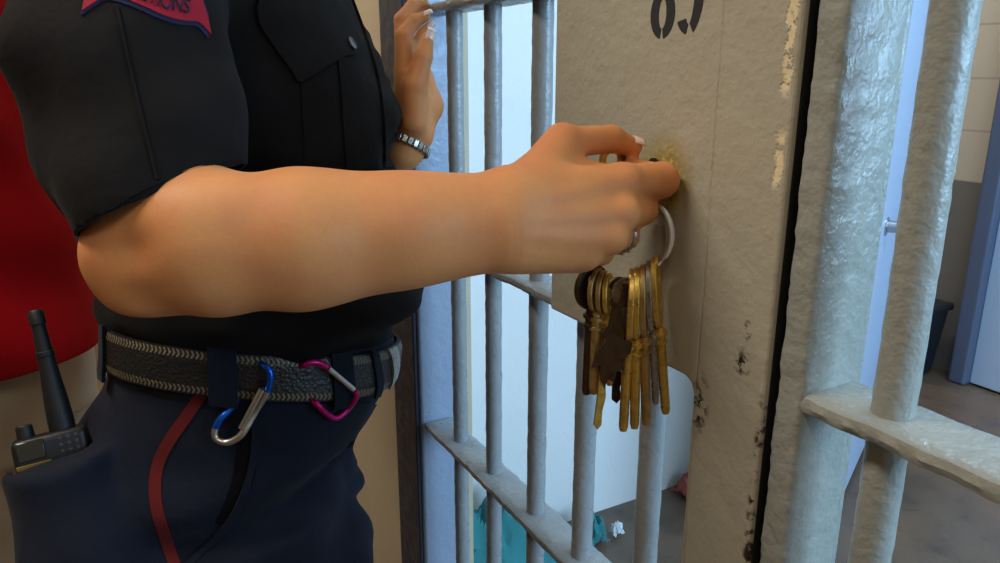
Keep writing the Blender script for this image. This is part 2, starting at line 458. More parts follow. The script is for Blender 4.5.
wallbox('wall_cell_side', (-1.65, .52, 0), (-1.53, 2.0, CEIL), M['white_wall'])
wallbox('wall_rear', (XL, 3.08, 0), (XR, 3.2, CEIL), M['block'])
# daylight side wall with a barred window in it
wm = MB().box((1.5, .52, 0), (1.62, 3.08, .9)).box((1.5, .52, 2.2), (1.62, 3.08, CEIL)).box((1.5, .52, .9), (1.62, .8, 2.2)).box((1.5, 2.7, .9), (1.62, 3.08, 2.2))
structure(wm.build('wall_cell_right', M['white_wall'], smooth=False))
wf = MB().box((1.50, .8, .9), (1.56, .85, 2.2)).box((1.50, 2.65, .9), (1.56, 2.7, 2.2)).box((1.50, .8, .9), (1.56, 2.7, .95)).box((1.50, .8, 2.15), (1.56, 2.7, 2.2)).box((1.50, 1.73, .95), (1.56, 1.77, 2.15))
structure(bevel(wf.build('window_1', M['steel_blue'], smooth=False), .006))

# left jamb of the cell front
lj = MB().box((-1.05, D-.004, 0), (-.952, D+.070, 2.06))
structure(bevel(lj.build('trim_1', M['steel_blue']), .005, 3))
structure(bevel(MB().box((-1.045, D-.010, 0), (-.957, D-.0035, 2.06)).build('trim_2', M['dark_trim']), .002))  # darker cover strip over the front face of the left jamb

# ------------------------------------------------------------------ barred cell door
CB = .048                                   # depth of the flat crossbars
BY = D+.026
door = thing('cell_door', 'tan painted barred cell door with a solid lock plate stencilled 89', 'door', (-.62, BY, 0.0))
def bar(parent, x, z0, z1, r, y=BY, name='bar', mat='bar'):
    n = max(2, int((z1-z0)/.008))
    return MB().tube([(x+.0004*mnoise.noise(Vector((x*50, z0+(z1-z0)*i/n*8, 1))), y, z0+(z1-z0)*i/n) for i in range(n+1)], r, 18, lump=.0006).build(name, M[mat], parent)
def crossbar(parent, x0, x1, z, th=.010, y0=D, y1=D+CB, name='crossbar', mat='bar'):
    nx = max(2, int((x1-x0)/.006)); prof = []
    r = th/2
    for k in range(5): a = PI/2+PI*k/4; prof.append((y0+r*.8+r*.8*math.cos(a), z-r+r*math.sin(a)))
    for k in range(5): a = -PI/2+PI*k/4; prof.append((y1-r*.8+r*.8*math.cos(a), z-r+r*math.sin(a)))
    # extra points along the flat faces
    full = []
    for i, p in enumerate(prof):
        full.append(p); q = prof[(i+1) % len(prof)]
        if abs(q[0]-p[0]) > .02:
            for t in (.25, .5, .75): full.append((p[0]+(q[0]-p[0])*t, p[1]+(q[1]-p[1])*t))
    m = len(full); V = []; F = []
    for i in range(nx+1):
        x = x0+(x1-x0)*i/nx
        for (y, zz) in full:
            p = Vector((x, y, zz)); j = .0009*mnoise.noise(p*55)+.0005*mnoise.noise(p*160)
            V.append((x, y+(j if abs(y-(y0+y1)/2) > CB*.4 else 0), zz+j))
    for i in range(nx):
        for k in range(m): F.append((i*m+k, i*m+(k+1) % m, (i+1)*m+(k+1) % m, (i+1)*m+k))
    F += [tuple(range(m)), tuple(nx*m+k for k in range(m-1, -1, -1))]
    return MB().add(V, F).build(name, M[mat], parent)
zlow = on_y(424, 423, D)[2]; zmid = on_y(489, 269, D)[2]+.001; zup = on_y(430, 12, D)[2]+.010
BX = [-2.109, -1.869, -1.614, -1.385, -1.123]
PL, PR, PT = -.601, -.328, 1.42             # lock plate
def rnd(poly_corner, r, a0, a1, n=6):
    return [(poly_corner[0]+r*math.cos(a0+(a1-a0)*i/n), poly_corner[1]+r*math.sin(a0+(a1-a0)*i/n)) for i in range(n+1)]
SX = on_y(692, 450, D)[0]
r_ = .013
pl = [(PL, zmid-.010)]+rnd((SX-r_, zmid-.010-r_), r_, PI/2, 0)+[(SX, .03), (PR, .03), (PR, 2.03), (SX, 2.03)]+rnd((SX-r_, PT+r_), r_, 0, -PI/2)+[(PL, PT)]
MB().box((PR-.0004, D+.001, .03), (PR+.0006, D+.039, 2.03)).build('door_edge_shade', M['dark'], door, smooth=False)  # dark strip on the door's side, painting in the shade of the gap
plate = bevel(MB().prism(pl, lambda x, z: (x, D-.004, z), lambda x, z: (x, D+.040, z)).build('lock_plate', M['plate'], door, smooth=False), .003, 3)
for i, k in enumerate(BX):
    x = k*BY*(1.012 if i == 4 else .999)
    if i < 3: bar(door, x, .03, 2.03, .0104+.0007*(i == 2))
    else:
        bar(door, x, .03, zmid-.004, .0114); bar(door, x, PT-.004, 2.03, .0108)
for z in (.06, .40, zlow): crossbar(door, -.947, SX+.004, z)
for z in (zmid, zup): crossbar(door, -.947, PL+.004, z)
for z in (1.58, 2.02): crossbar(door, -.947, SX+.004, z)
# keyhole escutcheon: dark keyway
kh = MB().lathe((KH[0]-.012, D-.0042, KH[2]+.006), (0, -1, 0), [(0, .0085), (.0008, .0085), (.001, .0078)], 20)
kh.box((KH[0]-.0155, D-.0052, KH[2]-.018), (KH[0]-.0085, D-.004, KH[2]+.004))
kh.build('keyhole', M['dark'], door)
# stencilled number
def digit_parts(c, strokes):
    for cx, cz, rx, rz, a0, a1, t in strokes:
        n = 12; A = [math.radians(a0+(a1-a0)*i/n) for i in range(n+1)]
        po = [(cx+rx*math.cos(a), cz+rz*math.sin(a)) for a in A]+[(cx+(rx-t)*math.cos(a), cz+(rz-t*.75)*math.sin(a)) for a in reversed(A)]
        c.prism(po, lambda x, z: (x, D-.0044, z), lambda x, z: (x, D-.0035, z))
p0 = on_y(664, 38, D); p1 = on_y(665, -10, D); w8 = on_y(676, 15, D)[0]-on_y(652, 15, D)[0]
H = (p1-p0)[2]; cx8 = on_y(667, 14, D)[0]; z8 = p0[2]+H/2
n8 = MB(); t = w8*.34
digit_parts(n8, [(cx8, z8, w8*.5, H*.52, 100, 262, t), (cx8, z8, w8*.5, H*.52, -82, 80, t),
                 (cx8, z8+H*.93, w8*.46, H*.47, 100, 262, t), (cx8, z8+H*.93, w8*.46, H*.47, -82, 80, t)])
cx9 = on_y(694, 14, D)[0]
digit_parts(n8, [(cx9, z8+H*.80, w8*.5, H*.55, 100, 262, t), (cx9, z8+H*.80, w8*.5, H*.55, -78, 80, t),
                 (cx9-w8*.06, z8+H*.42, w8*.56, H*.93, -66, 12, t), (cx9, z8-H*.10, w8*.46, H*.36, 196, 258, t)])
n8.build('stencilled_number', M['ink'], door, smooth=False)

# ------------------------------------------------------------------ fixed grille to the right of the door
JL, JR = -.8215*D, on_y(827, 200, D)[0]
grille = thing('cell_front_grille', 'fixed barred panel with thick lumpy painted post right of the door gap', 'grille', (.15, BY, 0))
def jamb_post(x0, x1, y0, y1, z0, z1, parent):
    # square post with a rounded, thickly painted skin
    prof = []; r = .004
    for (cx, cy, a) in ((x0+r, y0+r, PI), (x1-r, y0+r, 1.5*PI), (x1-r, y1-r, 0), (x0+r, y1-r, PI/2)):
        for k in range(4): b = a+PI/2*k/3; prof.append((cx+r*math.cos(b), cy+r*math.sin(b)))
    full = []
    for i, p in enumerate(prof):
        full.append(p); q = prof[(i+1) % len(prof)]; L = math.dist(p, q)
        if L > .008:
            n = int(L/.004)
            for j in range(1, n): full.append((p[0]+(q[0]-p[0])*j/n, p[1]+(q[1]-p[1])*j/n))
    m = len(full); cx, cy = (x0+x1)/2, (y0+y1)/2; nz = int((z1-z0)/.005); V = []; F = []
    for i in range(nz+1):
        z = z0+(z1-z0)*i/nz
        for (x, y) in full:
            p = Vector((x, y, z)); j = .0011*mnoise.noise(p*70)+.0010*mnoise.noise(p*190)
            l = math.hypot(x-cx, y-cy); V.append((x+(x-cx)/l*j, y+(y-cy)/l*j, z))
    for i in range(nz):
        for k in range(m): F.append((i*m+k, i*m+(k+1) % m, (i+1)*m+(k+1) % m, (i+1)*m+k))
    F += [tuple(range(m)), tuple(nz*m+k for k in range(m-1, -1, -1))]
    return MB().add(V, F).build('post', M['jamb'], parent)
jamb_post(JL, JR, D-.002, D+.055, 0, 2.05, grille)
bevel(MB().box((JL-.022, D+.0565, 0), (JR-.004, D+.064, 2.05)).build('door_stop', M['jamb'], grille), .002)
zr = on_y(799, 393, D)[2]
for z in (.10, .40, zr-.31, zr, zr+.31, 1.66): crossbar(grille, JR-.002, .60, z, .014, D-.001, D+.055, mat='jamb')
rb_x = -.612*(D+.027)
for k in range(8): bar(grille, rb_x+.108*k, .02, 2.05, .0125, D+.027, mat='jamb')
bevel(MB().box((.595, D-.002, 0), (.62, D+.057, 2.05)).build('post', M['jamb'], grille), .004)

# ------------------------------------------------------------------ beyond the bars
sd = thing('steel_door', 'pale blue steel door standing ajar behind the barred panel', 'door', (-1.22, 1.81, 0))
dA, dB = np.array([-1.405, 2.175]), np.array([-1.02, 1.42]); dd = (dB-dA)/np.linalg.norm(dB-dA); dn = np.array([dd[1], -dd[0]])
if dn@(-dA) < 0: dn = -dn
mid = (dA+dB)/2; L = np.linalg.norm(dB-dA)/2
bevel(MB().obox((mid[0]-dn[0]*.02, mid[1]-dn[1]*.02, 1.04), [(*dd, 0), (*dn, 0), (0, 0, 1)], (L, .02, 1.02)).build('door_panel', M['pale_blue'], sd, smooth=False), .004)
rb_ = ray(886, 226)[:2]; sB = np.linalg.solve(np.array([[rb_[0], -dd[0]], [rb_[1], -dd[1]]]), dA); bq = rb_*sB[0]; zB = CAMZ+ray(886, 226)[2]*sB[0]
MB().lathe((bq[0]-dn[0]*.002, bq[1]-dn[1]*.002, zB), (*dn, 0), [(0, .026), (.006, .026), (.008, .017), (.052, .017), (.055, .014)], 18).build('bolt', M['steel'], sd)
# doorway in the rear wall
dfm = MB()
for x0, x1 in ((-1.62, -1.55), (-.66, -.59)): dfm.box((x0, 2.98, 0), (x1, 3.10, 2.12))
dfm.box((-1.62, 2.98, 2.04), (-.59, 3.10, 2.12))
structure(bevel(dfm.build('door_1', M['frame_blue'], smooth=False), .012, 3))
leaf = bevel(MB().box((-1.55, 3.02, .01), (-.66, 3.06, 2.04)).build('door_2', M['pale_blue'], smooth=False), .004); structure(leaf)
# black bin
BNX = ray(940, 362)[0]*2.93/ray(940, 362)[1]-.15
bn = thing('waste_bin', 'black plastic bin standing on the floor against the grey block wall', 'bin', (BNX, 2.93, 0))
def taper_box(c, w0, w1, d0, d1, z0, z1):
    x, y = c; V = []
    for (w, d, z) in ((w0, d0, z0), (w1, d1, z1)):
        V += [(x-w, y-d, z), (x+w, y-d, z), (x+w, y+d, z), (x-w, y+d, z)]
    return V, [(0,3,2,1),(4,5,6,7),(0,1,5,4),(1,2,6,5),(2,3,7,6),(3,0,4,7)]
bevel(MB().add(*taper_box((BNX, 2.93), .085, .11, .07, .09, 0, .30)).build('bin_body', M['black_bin'], bn), .02, 4)
bevel(MB().add(*taper_box((BNX, 2.93), .118, .118, .098, .098, .285, .315)).build('rim', M['black_bin'], bn), .01, 3)
MB().tube([(BNX+0.06, 2.852, .12), (BNX+0.07, 2.846, .2), (BNX+0.06, 2.842, .25), (BNX+0.02, 2.842, .25), (BNX+0.01, 2.846, .2), (BNX+0.02, 2.852, .12)], .007, 8).build('handle', M['steel_blue'], bn)

# crumpled teal blanket on the cell floor
def crumple(name, cx, cy, rx, ry, h, mat, seed, label, cat, n=70, fold=1.):
    V = []; F = []
    for i in range(n+1):
        for j in range(n+1):
            u, v = i/n*2-1, j/n*2-1
            rr = math.hypot(u, v); q = Vector((u*1.6+seed, v*1.6, seed)); lim = 1+.18*mnoise.noise(q*1.4)
            e = max(0, 1-(rr/lim)**2)
            w = mnoise.noise(q*1.5)+.6*mnoise.noise(q*3+Vector((3, 1, 2)))
            ridge = 1-abs(mnoise.noise(q*2.2+Vector((1, 4, 2))))*2
            z = h*(e**.6)*(.62+.3*w*fold+.32*ridge*fold)+.012+.01*ridge
            s = .86*lim if rr > 1 else lim
            V.append((cx+u*rx*s+.03*rx*w, cy+v*ry*s+.03*ry*ridge, max(z, .006)))
    for i in range(n):
        for j in range(n): F.append((i*(n+1)+j, (i+1)*(n+1)+j, (i+1)*(n+1)+j+1, i*(n+1)+j+1))
    o = MB().add(V, F).build(name, mat, loc=(cx, cy, 0))
    md = o.modifiers.new('thick', 'SOLIDIFY'); md.thickness = .004; md.offset = -1
    return tag(o, label, cat)
crumple('crumpled_blanket', -1.37, .73, .13, .20, .28, M['teal'], 2.3, 'crumpled teal blanket heaped on the cell floor below the crossbar', 'blanket')
# litter
def on_floor(px, py):
    r = ray(px, py); return np.array([0, 0, CAMZ])-r*(CAMZ/r[2])
for (px, py, rx, ry, h, mt, sd_, nm, lb, ct) in (
    (616, 536, .014, .018, .024, 'paper', 5.1, 'paper_scrap', 'small crumpled white scrap of paper lying on the dark cell floor', 'paper'),
    (588, 541, .045, .05, .06, 'teal', 8.4, 'teal_rag', 'small teal rag on the cell floor beside the white scrap', 'rag'),
    (674, 484, .06, .05, .055, 'wrapper', 3.7, 'food_wrapper', 'reddish brown wrapper on the floor at the foot of the white wall', 'wrapper')):
    p = on_floor(px, py)
    crumple(nm, max(p[0], -1.53+rx*1.3), p[1], rx, ry, h, M[mt], sd_, lb, ct, 26, 1.3)

# ------------------------------------------------------------------ lamps, daylight
def area(name, loc, target, size, power, col):
    l = bpy.data.lights.new(name, 'AREA'); l.shape = 'RECTANGLE'; l.size, l.size_y = size; l.energy = power; l.color = col
    o = bpy.data.objects.new(name, l); C.objects.link(o); o.location = loc
    o.rotation_euler = (Vector(target)-Vector(loc)).to_track_quat('-Z', 'Y').to_euler(); return o
def ceiling_fixture(x, y, label, col, power, L=1.2):
    t = thing('ceiling_light', label, 'light', (x, y, CEIL-.07))
    MB().box((x-L/2, y-.16, CEIL-.05), (x+L/2, y+.16, CEIL-.001)).build('housing', M['ceiling'], t, smooth=False)
    area('lamp_'+str(len(bpy.data.lights)), (x, y, CEIL-.056), (x, y, 0), (L-.06, .28), power, col)
WARM = (1., .93, .83); COOL = (.56, .77, 1.)
ceiling_fixture(-.85, -.62, 'fluorescent ceiling light over the corridor before the cell door', WARM, 26)
ceiling_fixture(1.1, -.6, 'unseen fill light added over the near end of the corridor', WARM, 12)  # fill lamp added behind the viewpoint to brighten the hand
ceiling_fixture(-2.8, -.55, 'fluorescent ceiling light further along the corridor', WARM, 26)
ceiling_fixture(-.4, 1.7, 'fluorescent ceiling light inside the cell', COOL, 22)
ceiling_fixture(-2.6, 2.3, 'fluorescent ceiling light above the far door', (1, .95, .88), 22)
area('daylight', (1.48, 1.75, 1.55), (-1.5, 1.2, 1.1), (1.8, 1.2), 92, (.38, .66, 1.))
w = bpy.data.worlds.new('world'); bpy.context.scene.world = w; w.use_nodes = True
w.node_tree.nodes['Background'].inputs[0].default_value = (.5, .65, .9, 1); w.node_tree.nodes['Background'].inputs[1].default_value = .1

# ------------------------------------------------------------------ camera
cam = bpy.data.cameras.new('camera'); co_ = bpy.data.objects.new('camera', cam); C.objects.link(co_)
co_.location = (0, 0, CAMZ); cam.sensor_width = 36; cam.lens = FPX/1000*36; cam.clip_start = .02
fw = Vector((HV[0]*CP, HV[1]*CP, -SP)); co_.rotation_euler = fw.to_track_quat('-Z', 'Y').to_euler()
bpy.context.scene.camera = co_
sc = bpy.context.scene
sc.view_settings.view_transform = 'Standard'; sc.view_settings.look = 'None'; sc.view_settings.gamma = 1
sc.view_settings.use_curve_mapping = False; sc.view_settings.exposure = 0
# ================================================================== the officer
def PX(*a): return pv(*a)
officer = thing('person', 'person in dark short sleeved uniform and belt turning a key in the barred door', 'person', tuple(V2W(np.array([-.28, .76, 0]))*[1, 1, 0]))
f32 = np.float32
# ---- body layout, in (right, ahead, up from eye height)
SLE_TOP = np.array([-.295, .615, .15])
SH_R, EL_R, WR_R = np.array([-.295, .615, .15]), PX(158, 250, .468), PX(502, 219, .492)
SH_L, EL_L, WR_L = np.array([-.30, .955, .165]), np.array([-.33, .98, -.17]), PX(400, 152, .884)
def fingers(P, palm, chains, k=.006):
    d = palm
    for pts, rs in chains: d = smin(d, chain(P, pts, rs, .003), k)
    return d
# right hand (back towards the viewer, thumb on top, closed round the key)
RH = dict(
    index=[PX(622, 182, .528), PX(661, 180, .552), PX(650, 175, .566), PX(632, 168, .570)],
    middle=[PX(620, 213, .520), PX(642, 210, .555), PX(636, 216, .582), PX(615, 218, .585)],
    ring=[PX(608, 237, .516), PX(626, 236, .549), PX(619, 243, .572), PX(598, 243, .573)],
    little=[PX(585, 252, .514), PX(601, 253, .541), PX(595, 256, .558), PX(578, 255, .558)],
    thumb=[PX(533, 184, .510), PX(562, 143, .536), PX(611, 139, .560), PX(633, 147, .570)])
RR = dict(index=(.0125, .0132, .0095, .0078), middle=(.0125, .0112, .0095, .008), ring=(.0115, .0098, .0085, .0072), little=(.0105, .0088, .0074, .0064), thumb=(.0150, .0118, .0102, .0072))
CARP = [PX(512, 200, .492), PX(512, 215, .490), PX(512, 230, .491), PX(512, 243, .493)]
def right_hand(P):
    palm = None
    for c, k, rw in zip(CARP, ('index', 'middle', 'ring', 'little'), (.019, .020, .020, .018)):
        e = rc(P, c, RH[k][0], rw, RR[k][0]+.0005); palm = e if palm is None else smin(palm, e, .010)
    palm = smin(palm, rc(P, PX(525, 252, .500), PX(575, 258, .520), .012, .009), .012)
    th = rc(P, PX(515, 197, .496), RH['thumb'][0], .020, .017); th = smin(th, rc(P, RH['thumb'][0], RH['thumb'][1], .0165, .0135), .01)
    palm = smin(palm, th, .012)
    palm = smin(palm, rc(P, PX(560, 165, .530), PX(600, 172, .540), .008, .006), .014)      # web of the thumb
    d = fingers(P, palm, [(RH[k], RR[k]) for k in ('index', 'middle', 'ring', 'little', 'thumb')])
    for k, w in (('index', .0012), ('middle', .0016), ('ring', .0014)):                    # tendons and knuckles
        c = RH[k][0]; o = np.array([-.004, -.0100, .001])
        a = CARP[('index', 'middle', 'ring').index(k)]+np.array([.012, -.0140, 0])
        d = smin(d, rc(P, a, c+o, .0014, .0026+w*.6), .008)
        d = smin(d, ell(P, c+np.array([.001, -.0078, .0005]), (.0078, .0058, .0058)), .010)
    return d
def right_arm(P):
    d = rc(P, SLE_TOP, EL_R+np.array([.006, .006, .012]), .044, .031)
    fa = PX
    f = rc(P, fa(148, 252, .468), fa(215, 244, .464), .033, .0405)
    f = smin(f, rc(P, fa(215, 244, .464), fa(305, 240, .468), .0405, .0385), .022)
    f = smin(f, rc(P, fa(305, 239, .468), fa(405, 230, .479), .0385, .0290), .02)
    f = smin(f, rc(P, fa(405, 230, .479), fa(497, 221, .490), .0290, .0240), .02)
    f = smin(f, rc(P, fa(300, 217, .470), fa(498, 199, .491), .026, .0158), .015)
    f = smin(f, rc(P, fa(300, 262, .472), fa(500, 246, .492), .026, .0158), .015)
    f = smin(f, ell(P, fa(118, 258, .470), (.018, .024, .024)), .015)                     # point of the elbow
    f = smin(f, rc(P, fa(182, 219, .442), fa(236, 214, .446), .015, .017), .014)
    f = smax(f, -ell(P, fa(122, 248, .424), (.009, .008, .006)), .02)
    f = smin(f, ell(P, fa(146, 292, .470), (.018, .022, .012)), .02)
    return smin(d, f, .030)
# left hand (raised, resting against the bars at the end of the crossbar)
LH = dict(
    index=[PX(407, 76, 0.8652), PX(403, 36, 0.8652), PX(415, 21, 0.8689), PX(425, 17, 0.8707)],
    middle=[PX(404, 72, 0.8791), PX(402, 20, 0.8839), PX(413, 6, 0.8885), PX(423, 2, 0.8904)],
    ring=[PX(406, 74, 0.8952), PX(406, 26, 0.9026), PX(416, 10, 0.9072), PX(425, 6, 0.9091)],
    little=[PX(412, 84, 0.9091), PX(414, 48, 0.9166), PX(422, 34, 0.9184), PX(429, 27, 0.9184)],
    thumb=[PX(413, 122, 0.8586), PX(415, 86, 0.8473), PX(423, 57, 0.8436), PX(428, 38, 0.8446)])
LR = dict(index=(.0110, .0092, .0080, 0.0067), middle=(.0112, .0094, .0082, 0.0068), ring=(.0106, .0088, .0076, 0.0065), little=(.0098, .0080, .0070, 0.0059), thumb=(.0165, .0142, .0110, 0.0072))
def left_hand(P):
    palm = None
    for k, c in (('index', PX(402, 140, 00.8786)), ('middle', PX(404, 140, 00.8862)), ('ring', PX(407, 140, 00.8937)), ('little', PX(411, 138, 00.9003))):
        e = rc(P, c, LH[k][0], .017, LR[k][0]); palm = e if palm is None else smin(palm, e, .01)
    palm = smin(palm, rc(P, PX(410, 128, 00.8739), PX(415, 92, 00.8616), .020, .016), .012)
    palm = smin(palm, rc(P, PX(419, 136, .886), PX(426, 106, .893), .0165, .0168), .014)
    palm = smin(palm, rc(P, PX(429, 106, .893), PX(424, 74, .907), .0165, .0105), .012)
    return fingers(P, palm, [(LH[k], LR[k]) for k in LH])
def left_arm(P):
    d = rc(P, SH_L, EL_L, .055, .042)
    d = smin(d, rc(P, EL_L, WR_L, .040, .023), .02)
    return smin(d, rc(P, EL_L, PX(408, 146, .897), .03, .020), .02)
TORSO = Loft([(-0.36, -0.41, -0.145, 0.775, 0.155, 2.2), (-0.28, -0.39, -0.14, 0.775, 0.15, 2.2), (-0.2, -0.395, -0.12, 0.775, 0.152, 2.3), (-0.1, -0.395, -0.13, 0.775, 0.155, 2.3), (0, -0.395, -0.14, 0.78, 0.165, 2.3), (0.1, -0.42, -0.17, 0.78, 0.18, 2.3), (0.18, -0.4, -0.22, 0.78, 0.165, 2.2), (0.235, -0.36, -0.25, 0.78, 0.08, 2)])
def leg(P, hip, kn, an, toe):
    d = smin(rc(P, hip, kn, .068, .052), rc(P, kn, an, .052, .040), .03)
    return smin(d, rc(P, an+np.array([0, 0, -.05]), toe, .038, .030), .03)
HIPS = [np.array([-.31, .69, -.42]), np.array([-.32, .85, -.42])]
KNEE = [np.array([-.28, .675, -.75]), np.array([-.265, .875, -.75])]
ANK = [np.array([-.33, .67, -1.12]), np.array([-.29, .88, -1.12])]
def toes(i): return ANK[i]+np.array([.15, -.01 if i == 0 else .01, -.065])
HD = np.array([-.235, .775, .385])
def head(P):
    d = rc(P, np.array([-.31, .78, .21]), np.array([-.26, .778, .31]), .058, .052)
    h = ell(P, HD+np.array([-.02, 0, .035]), (.098, .076, .088))
    h = smin(h, ell(P, HD+np.array([.02, 0, -.035]), (.066, .058, .078)), .03)
    h = smin(h, ell(P, HD+np.array([.062, 0, -.088]), (.022, .024, .018)), .02)           # chin
    h = smin(h, rc(P, HD+np.array([.076, 0, .01]), HD+np.array([.098, 0, -.028]), .008, .011), .012)   # nose
    for s in (-1, 1):
        h = smax(h, -ell(P, HD+np.array([.088, s*.031, .012]), (.016, .016, .010)), .012)
        h = smin(h, ell(P, HD+np.array([.070, s*.031, .010]), (.012, .013, .011)), .003)
        h = smin(h, ell(P, HD+np.array([-.01, s*.076, -.01]), (.018, .007, .030)), .006)
    h = smin(h, ell(P, HD+np.array([.078, 0, -.054]), (.010, .022, .005)), .004)
    h = smin(h, ell(P, HD+np.array([.077, 0, -.063]), (.010, .019, .005)), .002)
    return smin(d, h, .02)
def body(P):
    d = TORSO(P, -.024)
    for i in (0, 1): d = smin(d, leg(P, HIPS[i], KNEE[i], ANK[i], toes(i)), .03)
    d = smin(d, head(P), .02)
    a = smin(right_arm(P), right_hand(P), .010)
    for x_ in (502, 508):
        q = P-PX(x_, 221, .490).astype(f32); ax_ = (PX(x_+40, 221, .4975)-PX(x_, 221, .490)); ax_ = (ax_/np.linalg.norm(ax_)).astype(f32)
        t = q@ax_+.0018*np.sin(q[:, 2]*90).astype(f32); near = np.linalg.norm(q, axis=1) < .05
        a = a+(near*.00045*np.exp(-(t/.0011)**2)).astype(f32)
    d = smin(d, a, .004)
    return smin(d, smin(left_arm(P), left_hand(P), .008), .004)
gx = axis_grid([(-.56, -.22, .007), (-.22, 0., .0022), (0., .165, .0013)])
gy = axis_grid([(.40, .455, .002), (.455, .605, .0013), (.605, .88, .006), (.88, 1.03, .002), (1.03, 1.07, .006)])
gz = axis_grid([(-1.25, -.20, .010), (-.20, .02, .0013), (.02, .14, .0022), (.14, .50, .005)])
co, Q = sdf_mesh(body, gx, gy, gz)
co = relax(co, Q, 3, .5)
# wrist and finger creases, slight unevenness of the skin
o_body = obj('body', V2W(co), Q, M['skin'], officer)
BODY_BVH = BVHTree.FromPolygons([tuple(v) for v in V2W(co)], [tuple(int(i) for i in q) for q in Q])

# ---- nails
def nail(tip, prev, out, w, l, white=False, parent=officer, mat='nail'):
    ax = V2W(tip)-V2W(prev); ax /= np.linalg.norm(ax)
    n = V2W(np.asarray(out, float))-V2W(np.zeros(3)); n -= ax*(n@ax); n /= np.linalg.norm(n); b = np.cross(ax, n)
    c = V2W(tip); hit = BODY_BVH.ray_cast(Vector(c+n*.03), Vector(-n)); c = np.array(hit[0]) if hit[0] else c+n*.007
    m = MB(); V = []; F = []; nu, nv = 8, 6
    for i in range(nu+1):
        for j in range(nv+1):
            u, v = i/nu*2-1, j/nv*2-1
            wv = w*(1-.25*max(0, abs(u)-.5)**1.5)
            V.append(c+ax*(u*l)+b*(v*wv)+n*(.0007-.30*w*v*v-.0008*u*u))
    for i in range(nu):
        for j in range(nv): F.append((i*(nv+1)+j, (i+1)*(nv+1)+j, (i+1)*(nv+1)+j+1, i*(nv+1)+j+1))
    o = m.add(V, F).build('fingernail', M[mat], parent); s = o.modifiers.new('thick', 'SOLIDIFY'); s.thickness = .0009; s.offset = 0
    if white:
        m = MB(); k = (nu-2)*(nv+1); V2 = [p+n*.0003+ax*.0006 for p in V[k:]]
        m.add(V2, [f for f in F[:2*nv]]); o2 = m.build('nail_tip', M['nail_white'], o); s = o2.modifiers.new('thick', 'SOLIDIFY'); s.thickness = .0009; s.offset = 0
nail(RH['thumb'][3]+np.array([.001, 0, .001]), RH['thumb'][2], (.25, -.45, .9), .0052, .0062)
nail(LH['thumb'][3]+np.array([.001, 0, .002]), LH['thumb'][2], (.55, -.8, .25), .0058, .0075, True)
nail(LH['index'][3]+np.array([.003, 0, .001]), LH['index'][2], (.1, -.5, .9), .0048, .006, True)
nail(LH['middle'][3]+np.array([.003, 0, .001]), LH['middle'][2], (.1, -.5, .9), .0048, .006, True)
nail(LH['little'][3]+np.array([.001, 0, .002]), LH['little'][2], (.6, -.7, .2), .0042, .005, True)

# ---- hair (outside the picture, above): short bob tied at the nape
def hair(P):
    d = ell(P, HD+np.array([-.03, 0, .042]), (.104, .086, .094))
    d = smax(d, -ell(P, HD+np.array([.075, 0, -.03]), (.075, .066, .105)), .015)
    d = smin(d, ell(P, HD+np.array([-.125, 0, .0]), (.035, .04, .04)), .015)
    return d+.0025*np.sin(P[:, 1]*260+P[:, 2]*40).astype(f32)
co, Q = sdf_mesh(hair, axis_grid([(-.46, -.08, .005)]), axis_grid([(.66, .90, .005)]), axis_grid([(.25, .56, .005)]))
obj('hair', V2W(relax(co, Q)), Q, M['hair'], officer)

# ---- shirt
SHIRT = Loft([(-0.291, -0.402, -0.125, 0.775, 0.155, 2.2), (-0.258, -0.403, -0.115, 0.775, 0.153, 2.25), (-0.238, -0.407, -0.088, 0.775, 0.165, 2.3), (-0.21, -0.407, -0.082, 0.777, 0.165, 2.35), (-0.16, -0.406, -0.098, 0.78, 0.168, 2.35), (-0.088, -0.406, -0.112, 0.785, 0.17, 2.35), (-0.037, -0.407, -0.11, 0.785, 0.175, 2.35), (0.0125, -0.405, -0.127, 0.785, 0.185, 2.35), (0.07, -0.4, -0.154, 0.785, 0.195, 2.3), (0.13, -0.42, -0.19, 0.785, 0.19, 2.2), (0.185, -0.4, -0.225, 0.783, 0.16, 2.1), (0.225, -0.37, -0.245, 0.78, 0.09, 2)])
h3 = [PX(80, 242, .492), PX(160, 186, .412), PX(236, 166, .478)]
hemn = np.cross(h3[1]-h3[0], h3[2]-h3[0]); hemn /= np.linalg.norm(hemn)
if hemn@(EL_R-SH_R) < 0: hemn = -hemn
SLE_END = PX(160, 220, .472)
ax_s = (SLE_END-SLE_TOP)/np.linalg.norm(SLE_END-SLE_TOP)
def sleeve_r(P):
    d = rc(P, SLE_TOP, SLE_END, .078, .0515)
    d = smin(d, rc(P, PX(40, 60, .475), PX(100, 232, .492), .022, .012), .03)
    d = smin(d, rc(P, PX(208, 60, .50), PX(220, 150, .49), .014, .010), .03)
    return d
def folds(P):
    a, b, c = P[:, 0], P[:, 1], P[:, 2]
    return (.0030*np.sin(38*a+55*c+2.2*np.sin(14*b+9*c))+.0022*np.sin(-30*a+80*c+2*np.sin(20*a))+.0012*np.sin(95*c+40*a+3*np.sin(25*b))).astype(f32)
def shirt(P):
    P2 = P.copy(); P2[:, 2] -= .020*np.clip((-.10-P[:, 0])/.30, 0, 1)
    d = SHIRT(P2)
    d = d+1.5*folds(P)*np.clip((.06-P[:, 2])*9, .15, 1.).astype(f32)
    d = smin(d, sleeve_r(P)+folds(P)*.7, .022)
    L = rc(P, SH_L+np.array([0, 0, -.01]), EL_L+np.array([0, 0, .06]), .072, .066)
    return smin(d, L, .02)
